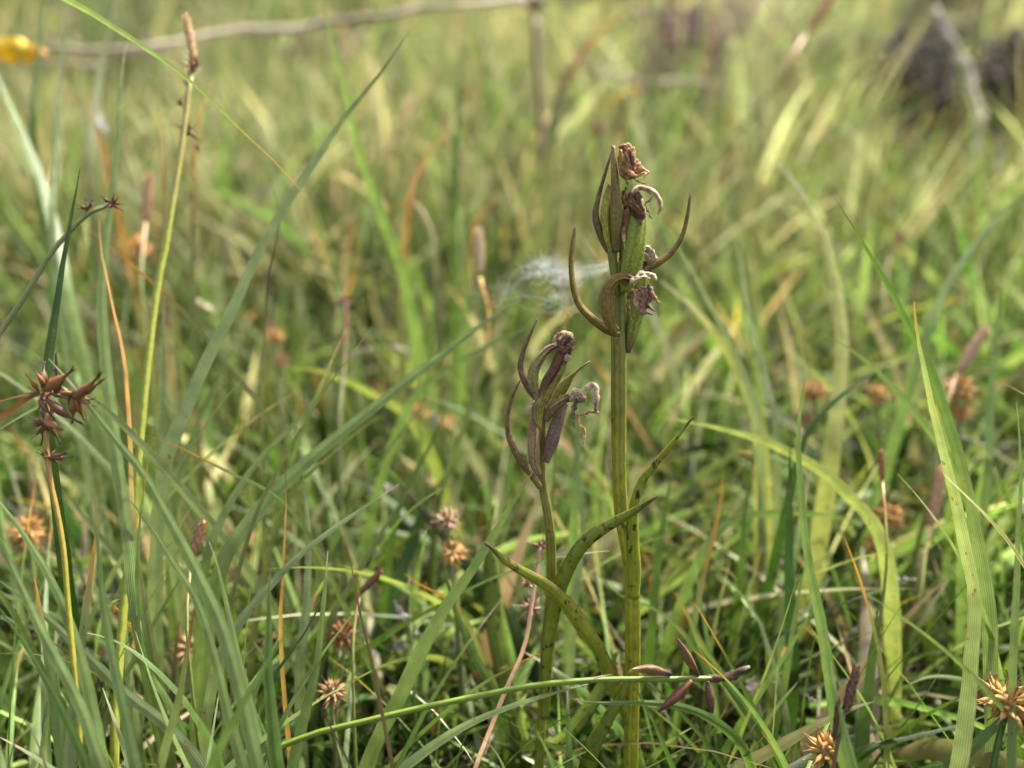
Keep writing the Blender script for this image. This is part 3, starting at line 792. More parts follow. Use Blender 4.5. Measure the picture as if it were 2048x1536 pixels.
flb = flower(B, baseB, at(1068, 802, .1795), at(1064, 845, .1795), .0008, 8.2, (.3, .2, .16), (.45, .35, .28), label='pale papery shred on the left edge')
capsule(B, baseB, [(1092, 925), (1099, 900), (1110, 860), (1122, 825), (1133, 805)], 26, .1800, .1805, (.15, .10, .075), prof=[(0, .4), (.35, 1), (.75, .8), (1, .3)], label='purplish capsule leaning right')
bract(B, baseB, [(1096, 830), (1113, 795), (1130, 769), (1144, 751), (1158, 738), (1180, 723)], 33, .180, .179, c=(.22, .225, .03), edge=(.12, .08, .03), tip='tan', tipf=.35, wprof=[(0, .7), (.25, 1), (.5, .9), (.62, .5), (.7, .3), (1, .16)], label='green bract with a thin brown tip, on the right')
bract(B, baseB, [(1079, 808), (1071, 795), (1057, 778), (1043, 751), (1039, 733), (1044, 706), (1056, 675), (1074, 637)], 24, .1765, .1755, c=(.18, .12, .045), edge='purple', tw=.55, half=(.10, .03, .085), wprof=[(0, .6), (.15, 1), (.3, .95), (.45, .7), (.7, .5), (1, .2)], label='slender purple bract at the upper left')
capsule(B, baseB, [(1078, 806), (1074, 790), (1066, 765), (1068, 740), (1081, 715), (1097, 698), (1112, 690)], 21, .1757, .175, (.20, .16, .06), tip=(.15, .08, .07), prof=[(0, .6), (.3, 1), (.6, .9), (.85, .7), (1, .4)], label='arched olive capsule bending to the right', bow=.0008)
capsule(B, baseB, [(1080, 815), (1087, 790), (1094, 764), (1108, 741), (1117, 722), (1124, 705), (1134, 680)], 21, .1752, .1738, (.11, .05, .032), base=(.17, .15, .035), prof=[(0, .6), (.35, .95), (.55, .9), (.75, 1), (1, .35)], label='dark purple capsule standing in the middle')
capsule(B, baseB, [(1090, 840), (1104, 820), (1120, 804), (1140, 794)], 21, .176, .1745, (.15, .105, .04), tip=(.13, .06, .055), prof=[(0, .6), (.4, 1), (1, .75)], label='brown capsule sticking out to the right')
bract(B, baseB, [(1083, 860), (1077, 840), (1078, 815), (1092, 788), (1110, 765), (1124, 738), (1132, 718)], 37, .1748, .173, c=(.22, .19, .032), edge=(.12, .05, .045), tip='dkbrown', tipf=.1, wprof=[(0, .25), (.12, .75), (.25, 1), (.45, .78), (.65, .5), (.85, .38), (1, .3)], cup=.5, label='broad olive bract with black spots in front of the stem')
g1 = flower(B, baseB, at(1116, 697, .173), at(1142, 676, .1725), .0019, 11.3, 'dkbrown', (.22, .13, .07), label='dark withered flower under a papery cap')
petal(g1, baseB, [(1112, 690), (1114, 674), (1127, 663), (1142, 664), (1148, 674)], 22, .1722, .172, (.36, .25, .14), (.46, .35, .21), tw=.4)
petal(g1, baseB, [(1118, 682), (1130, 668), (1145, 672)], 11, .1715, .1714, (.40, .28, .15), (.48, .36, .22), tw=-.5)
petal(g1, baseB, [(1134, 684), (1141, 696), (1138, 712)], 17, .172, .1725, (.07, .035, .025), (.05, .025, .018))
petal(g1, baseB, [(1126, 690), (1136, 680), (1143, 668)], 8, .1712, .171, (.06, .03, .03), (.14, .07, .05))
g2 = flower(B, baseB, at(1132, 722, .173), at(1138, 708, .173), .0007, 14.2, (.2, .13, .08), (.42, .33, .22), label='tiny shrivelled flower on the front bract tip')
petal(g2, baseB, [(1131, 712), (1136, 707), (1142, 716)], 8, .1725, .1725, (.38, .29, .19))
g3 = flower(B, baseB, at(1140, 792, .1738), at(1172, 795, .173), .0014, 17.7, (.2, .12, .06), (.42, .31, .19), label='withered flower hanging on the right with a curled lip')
petal(g3, baseB, [(1139, 788), (1148, 783), (1160, 788), (1170, 800)], 19, .1735, .172, (.42, .30, .18), (.46, .35, .22), tw=.4)
petal(g3, baseB, [(1160, 786), (1176, 772), (1190, 769), (1196, 776), (1199, 798), (1197, 824)], 19, .173, .171, (.34, .25, .16), (.11, .065, .035), tw=.3, prof=[(0, .9), (.3, 1), (.5, .8), (.7, .95), (1, .5)])
petal(g3, baseB, [(1198, 826), (1185, 823), (1170, 824), (1158, 829)], 8, .171, .172, (.22, .12, .06), (.3, .17, .09))
petal(g3, baseB, [(1155, 800), (1151, 818), (1148, 836), (1150, 852)], 15, .1725, .172, (.10, .06, .035), (.15, .12, .06), tw=.5)
petal(g3, baseB, [(1157, 825), (1160, 845), (1169, 860), (1172, 873), (1167, 890)], 9, .1722, .171, (.38, .22, .09), (.28, .16, .07), prof=[(0, .6), (.4, .9), (.7, 1), (1, .4)])
petal(g3, baseB, [(1150, 796), (1158, 806), (1166, 800), (1174, 803)], 9, .1718, .1715, (.10, .06, .05), (.3, .2, .12), tw=-.7)
orchid_leaf(B, baseB, [(1050, 1500), (1025, 1420), (1006, 1335), (988, 1235), (981, 1150), (978, 1062), (990, 1008)], 44, .212, .230, c=(.13, .17, .022), prof=[(0, .6), (.2, .9), (.45, 1), (.7, .95), (.85, .35), (1, .05)], cup=.2, tw=.35, label='blurred spotted leaf standing upright on the left')
orchid_leaf(B, baseB, [(1090, 1440), (1093, 1370), (1097, 1300), (1106, 1235), (1118, 1185), (1138, 1138), (1165, 1093), (1204, 1061), (1248, 1036), (1286, 1013), (1314, 993)], 38, .192, .176, c=(.150, .180, .018), edge=(.11, .10, .02), tip=(.08, .05, .02), prof=[(0, .5), (.25, .85), (.5, 1), (.7, .85), (.88, .6), (1, .08)], cup=.5, tw=-.3, label='spotted leaf reaching right across the taller stem')
orchid_leaf(B, baseB, [(1082, 1500), (1120, 1480), (1160, 1440), (1215, 1350), (1235, 1300)], 34, .2, .205, c=(.12, .16, .02), prof=[(0, .6), (.4, 1), (.8, .7), (1, .15)], tw=.2, label='low green leaf leaning right behind the front plant')

# ------------------------------------------------------------------ grass blades one can tell apart
BL = [
 # label, points (tip first), depth root, depth tip, width, colour, options
 ('long green blade arching across the top corner down to an orange tip', [(608, 386), (574, 349), (530, 304), (461, 239), (393, 171), (308, 106), (222, 51), (130, -4), (-30, -60), (-260, -20), (-420, 250), (-520, 800)], .17, .172, 27, (.20, .26, .09), dict(tip='orange', tipf=.08, tw=-.3, fold=.45)),
 ('straight pale blade slanting up right to a sharp tip above the meadow', [(817, 65), (754, 154), (685, 239), (617, 342), (590, 382), (513, 513), (461, 628), (410, 730), (372, 820), (330, 930)], .20, .215, 31, (.20, .25, .11), dict(tip='olive', tipf=.18, tw=.1)),
 ('soft green blade entering from the top edge and dropping to the right', [(637, -30), (658, 62), (685, 171), (703, 250), (730, 342), (764, 437), (800, 530)], .30, .26, 30, 'bright', dict(tw=.3)),
 ('pale upright blade near the top left corner beside the yellow leaf', [(134, -20), (126, 60), (119, 190), (112, 330), (105, 470)], .26, .30, 17, 'glaucl', {}),
 ('broad blurred olive blade rising out of the top left edge', [(238, -20), (222, 60), (205, 120), (191, 222), (180, 330)], .33, .36, 26, 'olive', {}),
 ('tall upright blade with a buff tip standing left of the seed stalk', [(252, 89), (240, 171), (234, 273), (225, 376), (213, 461), (204, 560), (205, 662), (219, 799), (240, 970), (258, 1090), (270, 1200)], .185, .225, 28, 'glauc', dict(tip='straw', tipf=.06, tw=.2)),
 ('orange tipped blade leaning left near the upper left edge', [(166, 185), (180, 230), (195, 267), (212, 325), (225, 380)], .28, .29, 22, 'olive', dict(tip='orange', tipf=.55)),
 ('short olive blade with a fine orange point left of the seed stalk', [(309, 188), (320, 267), (326, 342), (328, 440)], .27, .28, 15, 'olive', dict(tip='orange', tipf=.3)),
 ('orange streaked blade curving up among the upper left stems', [(198, 440), (203, 500), (212, 542), (226, 610), (243, 679), (253, 740), (260, 833), (264, 935), (268, 1040)], .19, .21, 12, 'olive', dict(tip='orange', tipf=.55)),
 ('thin blade starting orange and falling right through the left meadow', [(172, 452), (212, 489), (258, 524), (308, 569), (359, 614), (410, 669), (461, 737), (506, 792), (540, 850)], .225, .215, 17, 'olive', dict(tip='orange', tipf=.22, tw=.1)),
 ('dark green upright blade close to the left edge', [(160, 335), (144, 427), (128, 513), (113, 610), (100, 690), (92, 790)], .185, .19, 29, 'dark', dict(tw=.1)),
 ('wide frosty blade slanting down from the upper left edge', [(-20, 110), (0, 164), (34, 246), (68, 325), (96, 410), (113, 478), (130, 560)], .27, .31, 30, 'glauc', {}),
 ('fine blade with an orange end lying across the yellow stalk', [(290, 870), (342, 887), (410, 921), (478, 955), (530, 980), (590, 1030)], .20, .19, 14, 'glauc', dict(tip='orange', tipf=.18, tw=.1)),
 ('lime green blurred blade arching behind the long diagonal leaf', [(575, 735), (638, 742), (697, 765), (755, 795), (800, 822), (845, 880)], .27, .275, 30, 'lime', {}),
 ('thin olive blade with a needle tip crossing the middle left', [(749, 648), (714, 695), (676, 745), (653, 774), (609, 847), (565, 920), (513, 1023), (472, 1164), (455, 1232)], .19, .195, 12, 'olive', dict(tip='tan', tipf=.12, tw=.1)),
 ('long blue green blade sweeping up right to the white web', [(1064, 574), (1010, 618), (960, 651), (887, 707), (828, 751), (770, 797), (697, 856), (623, 918), (566, 970), (500, 1045), (450, 1120)], .195, .225, 36, 'glauc', dict(tw=.15, fold=.4)),
 ('blue green blade leaning right between the left stems', [(665, 762), (630, 800), (581, 855), (506, 935), (444, 1038), (415, 1110)], .20, .215, 24, 'glauc', dict(tw=.2)),
 ('short olive blade pointing at the pale dead leaf', [(774, 826), (726, 856), (667, 906), (623, 944), (575, 1000)], .215, .22, 16, 'olive', {}),
 ('soft green blade rising steeply left of the dark sedge stalk', [(894, 818), (866, 877), (843, 920), (814, 973), (790, 1040)], .235, .24, 20, 'green', {}),
 ('broad dark green blade below the short orchid to the left', [(893, 945), (850, 1016), (812, 1118), (775, 1223), (750, 1300)], .24, .26, 40, 'dark', {}),
 ('pale edged blade pointing up right beside the golden burs', [(799, 968), (737, 1009), (662, 1061), (587, 1121), (513, 1202), (479, 1245), (440, 1310)], .18, .19, 27, 'glaucl', dict(tip='straw', tipf=.05, tw=.15)),
 ('soft olive blade leaning right under the pale edged blade', [(835, 955), (775, 1046), (726, 1129), (692, 1185), (660, 1245)], .21, .22, 20, 'olive', {}),
 ('blade rising from the cream tip beside the dark seed cluster', [(97, 717), (143, 768), (191, 829), (239, 891), (284, 945), (320, 1010), (393, 1147), (445, 1267), (479, 1387), (513, 1540)], .155, .168, 34, 'glauc', dict(tip='cream', tipf=.10, tw=.2, fold=.4)),
 ('grey green blade starting at a blunt straw tip, lower left', [(246, 985), (290, 1038), (349, 1130), (383, 1181), (411, 1250), (435, 1335), (455, 1421), (490, 1545)], .162, .168, 27, 'glauc', dict(tip='straw', tipf=.03, tw=.15)),
 ('dark ribbed blade with a pale tip in the lower left', [(184, 998), (188, 1020), (197, 1096), (205, 1198), (222, 1301), (240, 1387), (262, 1489), (275, 1550)], .158, .165, 29, 'glaucd', dict(tip='tan', tipf=.06, tw=.1)),
 ('upright yellow green blade with a rusty tip', [(394, 1196), (384, 1250), (371, 1325), (357, 1404), (337, 1472), (320, 1550)], .16, .166, 28, 'lime', dict(tip='rust', tipf=.14, tw=.2)),
 ('short dark green curved blade beside the rusty tipped one', [(281, 1241), (289, 1301), (305, 1352), (338, 1402), (370, 1470)], .18, .181, 24, 'green', dict(tip='straw', tipf=.03)),
 ('broad bright edged blade standing upright at the bottom left of centre', [(542, 1138), (537, 1180), (537, 1260), (535, 1330), (543, 1421), (556, 1550)], .16, .164, 42, 'green', dict(tip='tan', tipf=.04, tw=.1, edge='bright', fold=.5)),
 ('blue green blade ending in a hair fine tip near the brown bur', [(656, 1102), (652, 1150), (647, 1215), (633, 1335), (610, 1438), (585, 1550)], .175, .178, 29, 'glauc', dict(tip='straw', tipf=.05)),
 ('thin dark blade curling up beside the hair fine tip', [(653, 1150), (640, 1205), (609, 1267), (561, 1334), (520, 1400)], .18, .178, 13, 'dark', dict(tip='tan', tipf=.04)),
 ('slim purplish brown blade standing between the burs and the centre', [(689, 1077), (704, 1140), (722, 1230), (745, 1335), (764, 1429), (785, 1550)], .166, .172, 12, 'umber', dict(tip='rust', tipf=.12, tw=.1, base='olive')),
 ('short blade with a mauve tip at the lower edge', [(638, 1393), (655, 1444), (677, 1489), (706, 1550)], .17, .172, 11, 'glaucd', dict(tip='purple', tipf=.3)),
 ('big blue green blade running diagonally up to the short orchid', [(1074, 933), (1050, 967), (1003, 1042), (963, 1108), (925, 1165), (893, 1208), (842, 1298), (794, 1402), (762, 1462), (728, 1550)], .192, .178, 38, 'glauc', dict(tip='gold', tipf=.07, tw=.1, fold=.4)),
 ('blue green blade lying low towards the foot of the tall orchid', [(1176, 1368), (1140, 1377), (1090, 1391), (996, 1421), (940, 1445), (887, 1475), (835, 1512), (790, 1556)], .165, .176, 27, 'glauc', dict(tip='straw', tipf=.03, tw=.2, edge='glaucl', fold=.45)),
 ('short yellowish blade with an orange tip at the bottom middle', [(956, 1470), (975, 1484), (993, 1506), (1015, 1550)], .172, .174, 14, 'lime', dict(tip='orange', tipf=.1)),
 ('tiny thin green blade crossing the low blue green one', [(961, 1400), (948, 1436), (932, 1470), (908, 1545)], .17, .17, 8, 'green', {}),
 ('dark green blade tip left of the spotted leaf', [(884, 1104), (889, 1140), (900, 1180), (915, 1230), (945, 1300), (985, 1380)], .205, .203, 24, 'green', dict(tip='dark', tipf=.05)),
 ('short blade with an orange tip by the grey dead leaves', [(808, 1147), (840, 1168), (880, 1188), (915, 1215)], .21, .205, 15, 'olive', dict(tip='orange', tipf=.3)),
 ('green blade crossing behind the big diagonal one', [(905, 1195), (850, 1225), (790, 1260), (720, 1310), (670, 1350)], .215, .205, 24, 'green', {}),
 ('green keeled blade pointing left at the foot of the orchid', [(1144, 1397), (1170, 1404), (1202, 1406), (1259, 1406), (1334, 1408), (1390, 1423), (1440, 1450), (1490, 1500)], .18, .172, 27, 'green', dict(tip='gold', tipf=.04, tw=.1, edge='bright', fold=.5)),
 ('tall dark green blade leaning in from the right, thin tipped', [(1671, 398), (1717, 472), (1751, 528), (1792, 600), (1826, 672), (1854, 720), (1880, 792), (1902, 860), (1925, 935), (1947, 1037), (1964, 1113), (1979, 1215), (1983, 1352), (1983, 1545)], .182, .19, 31, 'glauc', dict(tip='green', tipf=.5, tw=.1, fold=.4)),
 ('pale ribbed blade bending upright at the right, brightest there', [(1828, 602), (1834, 662), (1847, 730), (1861, 798), (1878, 867), (1895, 935), (1914, 1015), (1930, 1096), (1946, 1164), (1950, 1232), (1944, 1301), (1940, 1369), (1930, 1455), (1915, 1550)], .168, .178, 34, (.28, .33, .11), dict(tip='gold', tipf=.06, tw=.15, fold=.35)),
 ('slender blade with a fine tip standing right of centre', [(1614, 730), (1603, 798), (1597, 850), (1596, 918), (1602, 986), (1608, 1060), (1620, 1147), (1636, 1215), (1650, 1290), (1666, 1404), (1680, 1489), (1695, 1550)], .164, .172, 31, 'bright', dict(tip='straw', tipf=.02, tw=.15, fold=.5)),
 ('green blade pointing up left behind the pale ribbed one', [(1640, 665), (1690, 692), (1741, 730), (1792, 778), (1833, 829), (1871, 877), (1905, 940)], .22, .225, 23, 'bright', {}),
 ('arching light green blade bowing left towards the orchid leaf', [(1330, 835), (1358, 840), (1451, 860), (1519, 880), (1587, 911), (1656, 952), (1697, 993), (1734, 1031), (1765, 1090)], .215, .225, 36, 'pale', dict(tw=.2)),
 ('pale yellow arching blade high on the right', [(1556, 325), (1594, 369), (1622, 417), (1649, 472), (1666, 535), (1680, 610), (1686, 679), (1683, 747), (1677, 810), (1670, 880)], .245, .275, 38, (.30, .31, .09), dict(tip='straw', tipf=.12)),
 ('wide yellow green blade leaning left right of the tall orchid', [(1320, 560), (1348, 583), (1382, 610), (1433, 672), (1468, 730), (1502, 798), (1520, 870)], .25, .265, 40, (.28, .29, .08), dict(tip='straw', tipf=.2)),
 ('long blue green blade running down right from the tall orchid top', [(1306, 415), (1340, 470), (1375, 525), (1416, 600), (1461, 686), (1492, 757), (1515, 850)], .245, .255, 20, 'glaucl', {}),
 ('thin upright blade leaning left behind the orchid on the right', [(1470, 450), (1485, 542), (1495, 610), (1512, 686), (1532, 764), (1552, 850)], .26, .28, 17, 'glaucl', {}),
 ('dark green blade slanting up right, crossing the golden burs', [(1782, 725), (1724, 761), (1673, 798), (1632, 840), (1608, 875), (1590, 940)], .225, .225, 24, 'dark', {}),
 ('ribbed blade at the right edge with a buff tip', [(2033, 803), (2038, 867), (2042, 969), (2038, 1044), (2034, 1181), (2029, 1284), (2024, 1421), (2020, 1550)], .168, .172, 19, 'glauc', dict(tip='straw', tipf=.03)),
 ('tan dry blade poking in from the right edge', [(1981, 759), (2000, 764), (2020, 773), (2060, 796), (2120, 850), (2180, 1000)], .17, .172, 10, 'tan', {}),
 ('folded blade with pale edges leaning in from the right edge', [(1880, 940), (1912, 973), (1964, 1022), (1990, 1050), (2020, 1088), (2060, 1150), (2110, 1280)], .165, .168, 17, 'olive', dict(edge='cream', tip='cream', tipf=.15, fold=.5)),
 ('dark upright blade in the shade right of centre', [(1580, 890), (1580, 960), (1579, 1040), (1578, 1113), (1582, 1250), (1586, 1330)], .215, .22, 30, 'dark', dict(tw=.1)),
 ('two toned yellow and green blade descending from an orange tip', [(1350, 1185), (1382, 1243), (1401, 1290), (1428, 1335), (1462, 1385), (1500, 1440), (1560, 1530)], .198, .21, 40, 'lime', dict(tip='orange', tipf=.12, tw=.2, edge='green')),
 ('plain green blade beside the yellow and green one', [(1400, 1295), (1451, 1365), (1502, 1432), (1547, 1496), (1580, 1550)], .195, .20, 32, 'green', {}),
 ('narrow orange topped blade rising right of the tall orchid', [(1447, 940), (1440, 1010), (1428, 1068), (1413, 1130), (1395, 1210), (1380, 1290)], .21, .222, 17, 'bright', dict(tip='orange', tipf=.45)),
 ('blurred orange stub of a blade right of the stem', [(1402, 1085), (1390, 1120), (1375, 1150), (1364, 1195), (1360, 1250)], .24, .245, 20, 'olive', dict(tip='orange', tipf=.6)),
 ('folded blade with a glassy thin lower part', [(1437, 1143), (1485, 1191), (1519, 1243), (1532, 1280), (1553, 1345), (1577, 1452)], .205, .215, 15, 'glaucl', {}),
 ('short pale yellow blade stub pointing up right', [(1596, 1364), (1567, 1397), (1545, 1425), (1528, 1450)], .20, .20, 18, 'pale', dict(tip='cream', tipf=.1)),
 ('flat arching green blade bowing right above the litter', [(1728, 1046), (1656, 1031), (1588, 1027), (1502, 1031), (1451, 1050), (1410, 1100)], .23, .24, 24, 'bright', {}),
 ('broad dull blade lying low across the bottom right', [(1750, 1403), (1707, 1417), (1639, 1448), (1553, 1496), (1480, 1534), (1430, 1560)], .188, .192, 34, 'moss', dict(tip='dkbrown', tipf=.03, tw=.3)),
 ('fine yellow blade with an orange tip, lower right', [(1684, 1062), (1700, 1105), (1718, 1157), (1742, 1243), (1759, 1318), (1769, 1421), (1772, 1550)], .195, .20, 12, 'olive', dict(tip='orange', tipf=.3)),
 ('small arched blade behind the pale ribbed one near the bur', [(1800, 1378), (1844, 1357), (1896, 1354), (1944, 1366), (1974, 1382), (2000, 1410)], .20, .20, 18, 'bright', {}),
 ('fresh green upright blade near the brown spikes', [(1757, 1208), (1745, 1290), (1735, 1387), (1726, 1455), (1720, 1550)], .198, .203, 34, 'green', dict(tw=.1)),
 ('blade with a straw tip hugging the brown spikes', [(1661, 1322), (1668, 1370), (1680, 1420), (1695, 1480), (1712, 1550)], .163, .165, 24, 'bright', dict(tip='straw', tipf=.1)),
 ('dark green blade crossing the bottom right corner', [(2080, 1380), (2030, 1420), (1990, 1455), (1940, 1500), (1890, 1550)], .17, .17, 40, 'green', {}),
 ('thin dark stem like blade in the bottom right, nearly level', [(2000, 1420), (1900, 1455), (1800, 1478), (1740, 1490), (1660, 1530)], .195, .19, 14, 'dark', {}),
 ('blurred green blade leaning right at the far right', [(2048, 380), (1990, 440), (1940, 500), (1880, 600), (1850, 680)], .27, .29, 26, 'bright', {}),
 ('blurred arching olive blade above the orchid, orange ended', [(1255, 20), (1215, 55), (1181, 85), (1140, 147), (1113, 215), (1100, 300)], .40, .42, 32, 'olive', dict(tip='orange', tipf=.3)),
 ('orange blurred blade leaning right in the upper middle', [(910, 252), (880, 283), (856, 308), (826, 370), (815, 430)], .32, .34, 22, 'olive', dict(tip='orange', tipf=.5)),
 ('kinked olive blade below the orange blurred one', [(760, 430), (822, 400), (850, 430), (866, 470), (870, 540)], .33, .34, 20, 'olive', dict(tip='orange', tipf=.2)),
 ('blurred green stem standing straight in the upper middle', [(925, 90), (920, 180), (914, 270), (910, 350), (908, 430)], .36, .38, 20, 'green', {}),
 ('blurred blade with orange tip leaning right below the meadow centre', [(1010, 380), (980, 410), (955, 440), (940, 520)], .33, .34, 22, 'bright', dict(tip='orange', tipf=.35)),
 ('orange brown thin tip left of the tall orchid bract', [(1135, 570), (1133, 620), (1128, 680), (1120, 760)], .215, .22, 10, 'olive', dict(tip='orange', tipf=.3)),
 ('thin dark olive curved blade beside the straight pale blade', [(548, 378), (557, 420), (558, 460), (550, 500), (538, 550)], .215, .22, 11, 'olive', dict(tip='dkbrown', tipf=.3)),
 ('green blade running up right behind the long blue green one', [(1090, 620), (1040, 660), (980, 690), (900, 735), (830, 790)], .245, .25, 24, 'bright', {}),
 ('blurred orange tip on a slim stem left of the straight pale blade', [(434, 140), (420, 175), (408, 210), (390, 270)], .27, .28, 14, 'olive', dict(tip='orange', tipf=.35)),
 ('tall blurred green stem left of the top twig', [(92, -20), (82, 70), (70, 160), (64, 250)], .30, .32, 20, 'green', {}),
 ('rust speckled thin blade right of the dark cluster', [(571, 925), (572, 990), (570, 1050), (565, 1140), (560, 1260)], .185, .187, 11, 'gold', dict(tip='dkbrown', tipf=.1, base='olive')),
 ('light blue green blade behind the rust speckled blade', [(603, 925), (612, 1010), (618, 1100), (614, 1200), (600, 1330)], .2, .205, 26, 'glaucl', {}),
 ('blue green blade leaning far left along the bottom corner', [(-40, 1000), (20, 1130), (90, 1280), (150, 1400), (200, 1545)], .155, .16, 33, 'glauc', dict(tw=.2, fold=.45)),
 ('second long blade fanning out of the bottom left tussock', [(-40, 960), (40, 1060), (110, 1180), (160, 1320), (185, 1440), (205, 1550)], .165, .17, 30, 'glauc', dict(tw=.1, edge='bright')),
 ('flat lying blade across the left corner, pale underside up', [(-30, 1140), (60, 1210), (150, 1290), (240, 1380), (330, 1450), (400, 1530)], .175, .17, 30, 'glaucl', dict(tw=.3)),
 ('dark blade low in the left corner under the fan', [(-30, 1180), (30, 1260), (100, 1380), (150, 1480), (175, 1550)], .16, .16, 22, 'green', dict(tw=.2)),
 ('blade with a brown withered middle in the lower left', [(95, 1278), (140, 1310), (175, 1370), (188, 1440), (205, 1540)], .168, .172, 20, 'lime', dict(tip='brown', tipf=.6, base='gold')),
 ('small twisted stub with a brown tip at the left bottom', [(82, 1378), (66, 1410), (45, 1450), (15, 1545)], .16, .162, 9, 'olive', dict(tip='dkbrown', tipf=.15)),
 ('thin brown tipped blade crossing the twisted stub', [(36, 1415), (60, 1455), (82, 1500), (98, 1550)], .16, .162, 11, 'olive', dict(tip='tan', tipf=.3)),
 ('soft green blade between the two left yellow stalks', [(170, 1265), (225, 1280), (300, 1330), (380, 1420), (440, 1530)], .178, .175, 20, 'green', dict(tip='straw', tipf=.04)),
 ('tall soft green blade behind the broad bright edged one', [(418, 1083), (435, 1130), (455, 1215), (480, 1330), (505, 1430), (530, 1550)], .175, .18, 24, 'glauc', dict(tip='straw', tipf=.04)),
 ('dark stiff tip leaning left beside the rusty tipped blade', [(275, 1450), (300, 1490), (325, 1550)], .16, .16, 10, 'umber', dict(tip='dkbrown', tipf=.4)),
 ('pale blade fanning left at the middle of the left edge', [(-30, 880), (30, 840), (75, 815), (120, 790), (170, 790)], .185, .18, 26, 'glaucl', dict(tw=.2)),
 ('blurred green blade leaning right over the left meadow', [(470, 690), (430, 770), (395, 850), (370, 930), (350, 1010)], .225, .23, 26, 'glauc', {}),
 ('blue green blade upright behind the tall yellow stalk', [(330, 560), (325, 680), (322, 800), (328, 920), (335, 1040)], .22, .23, 22, 'glaucl', {}),
 ('narrow green blade left of the tall orchid stem', [(1178, 640), (1168, 720), (1160, 800), (1155, 900), (1150, 990)], .225, .235, 22, 'bright', {}),
 ('light green blade between the two orchid stems', [(1150, 880), (1160, 960), (1166, 1040), (1160, 1130), (1150, 1220)], .225, .23, 20, 'glaucl', {}),
 ('soft green blade right of the tall orchid stem', [(1345, 930), (1335, 1000), (1322, 1080), (1312, 1170), (1305, 1260)], .225, .23, 24, 'green', {}),
 ('blue green blade leaning across behind the tall orchid foot', [(1195, 1150), (1240, 1190), (1290, 1210), (1340, 1240), (1390, 1300), (1420, 1370)], .205, .21, 14, 'glauc', {}),
 ('frosted blade upright at the far right behind the ribbed one', [(2005, 560), (1995, 660), (1985, 760), (1978, 860), (1975, 960)], .24, .26, 22, 'bright', {}),
 ('blurred green blade leaning left at the far right', [(1730, 470), (1775, 560), (1825, 660), (1880, 770)], .25, .26, 18, 'bright', {}),
 ('olive thin blade running up right beside the long one', [(1510, 900), (1500, 960), (1490, 1040), (1485, 1120)], .23, .235, 20, 'green', {}),
]
for (lab, pts, d0, d1, w, c, kw) in BL:
    blade(lab, pts, d0, d1, w, c, **kw)

# ------------------------------------------------------------------ tussocks: one plant each, its blades are its parts
def ground_at(px, d):
    lo, hi = 300.0, 3000.0
    for _ in range(40):
        mid = (lo + hi) / 2; P = at(px, mid, d)
        if P[2] > ground(P[0], P[1]): lo = mid
        else: hi = mid
    return at(px, lo, d)

def tussock(label, px, d, n, lr, wr, cols_, tcols, spread, az=None, lean=(.1, .5), droop=(.2, 1.0), tipf=(.04, .2), name='grass_tussock'):
    base = ground_at(px, d)
    r = empty(name, base, label, 'grass tussock', 'grass tussocks')
    for i in range(n):
        a = random.uniform(0, 6.28) if az is None else random.gauss(az, .55)
        L = random.uniform(*lr) + (.038 if d < .3 else .01); th = random.uniform(*lean); dr = random.uniform(*droop)
        p0 = base + np.array([random.gauss(0, spread), random.gauss(0, spread * .7), 0]); p0[2] = float(ground(p0[0], p0[1])) - .003
        m = 26; t = np.linspace(0, 1, m); ang = th + dr * t ** 1.6
        seg = L / (m - 1)
        C = p0 + np.c_[np.r_[0, np.cumsum(np.sin(ang[1:]) * seg)] * math.cos(a), np.r_[0, np.cumsum(np.sin(ang[1:]) * seg)] * math.sin(a), np.r_[0, np.cumsum(np.cos(ang[1:]) * seg)]]
        C = C + np.c_[np.sin(t * 7 + i), np.cos(t * 6 + i * 2), np.zeros(m)] * .0012 * t[:, None]
        S = np.tile([-math.sin(a), math.cos(a), 0], (m, 1)); T = tangents(C); N = np.cross(S, T)
        tw = random.uniform(-.9, .9) * (1 + t)[:, None]
        mb = MB()
        c = pg(random.choice(cols_)) * random.uniform(.75, 1.25); tc = random.choice(tcols)
        strip(mb, C, random.uniform(*wr) * .5 * grass_width(t), S * np.cos(tw) + N * np.sin(tw), tint_along(m, c, tc, random.uniform(*tipf)), fold=.35, across=5, ripple=.03)
        mb.build('leaf', M_blade, r, base)
    return r
G_, T_ = ['glauc', 'glauc', 'glaucl', 'glaucd'], ['straw', 'glauc', 'orange', 'tan']
tussock('blue green tussock filling the bottom left corner', 90, .168, 36, (.055, .115), (.0026, .0042), G_ + ['green'], T_, .012, az=2.2, lean=(.2, .8))
tussock('blue green tussock at the bottom edge left of the rusty tipped blade', 300, .178, 30, (.045, .095), (.0024, .0040), G_, T_, .012, lean=(.1, .6))
tussock('grey green tussock at the bottom edge under the tan star shaped bur', 600, .187, 16, (.03, .075), (.0018, .0034), G_ + ['green'], T_, .013, lean=(.1, .7))
tussock('low dark green tussock between the big diagonal blade and the short orchid', 880, .212, 12, (.03, .06), (.0018, .0034), ['green', 'dark', 'green', 'olive'], T_, .012, lean=(.2, .8))
tussock('green tussock with yellowing leaves right of the orchid foot', 1420, .215, 12, (.03, .075), (.0016, .0034), ['green', 'bright', 'green', 'lime'], ['orange', 'straw', 'gold', 'bright'], .012, az=.6, lean=(.1, .7))
tussock('dark green tussock at the bottom edge right of centre', 1530, .192, 14, (.03, .06), (.0016, .0034), ['green', 'dark', 'green'], ['straw', 'bright'], .014, lean=(.2, .9))
tussock('green tussock under the brown spikes near the bottom right corner', 1790, .194, 15, (.03, .075), (.0014, .0030), ['green', 'dark', 'bright'], ['straw', 'bright', 'orange'], .014, lean=(.1, .6))
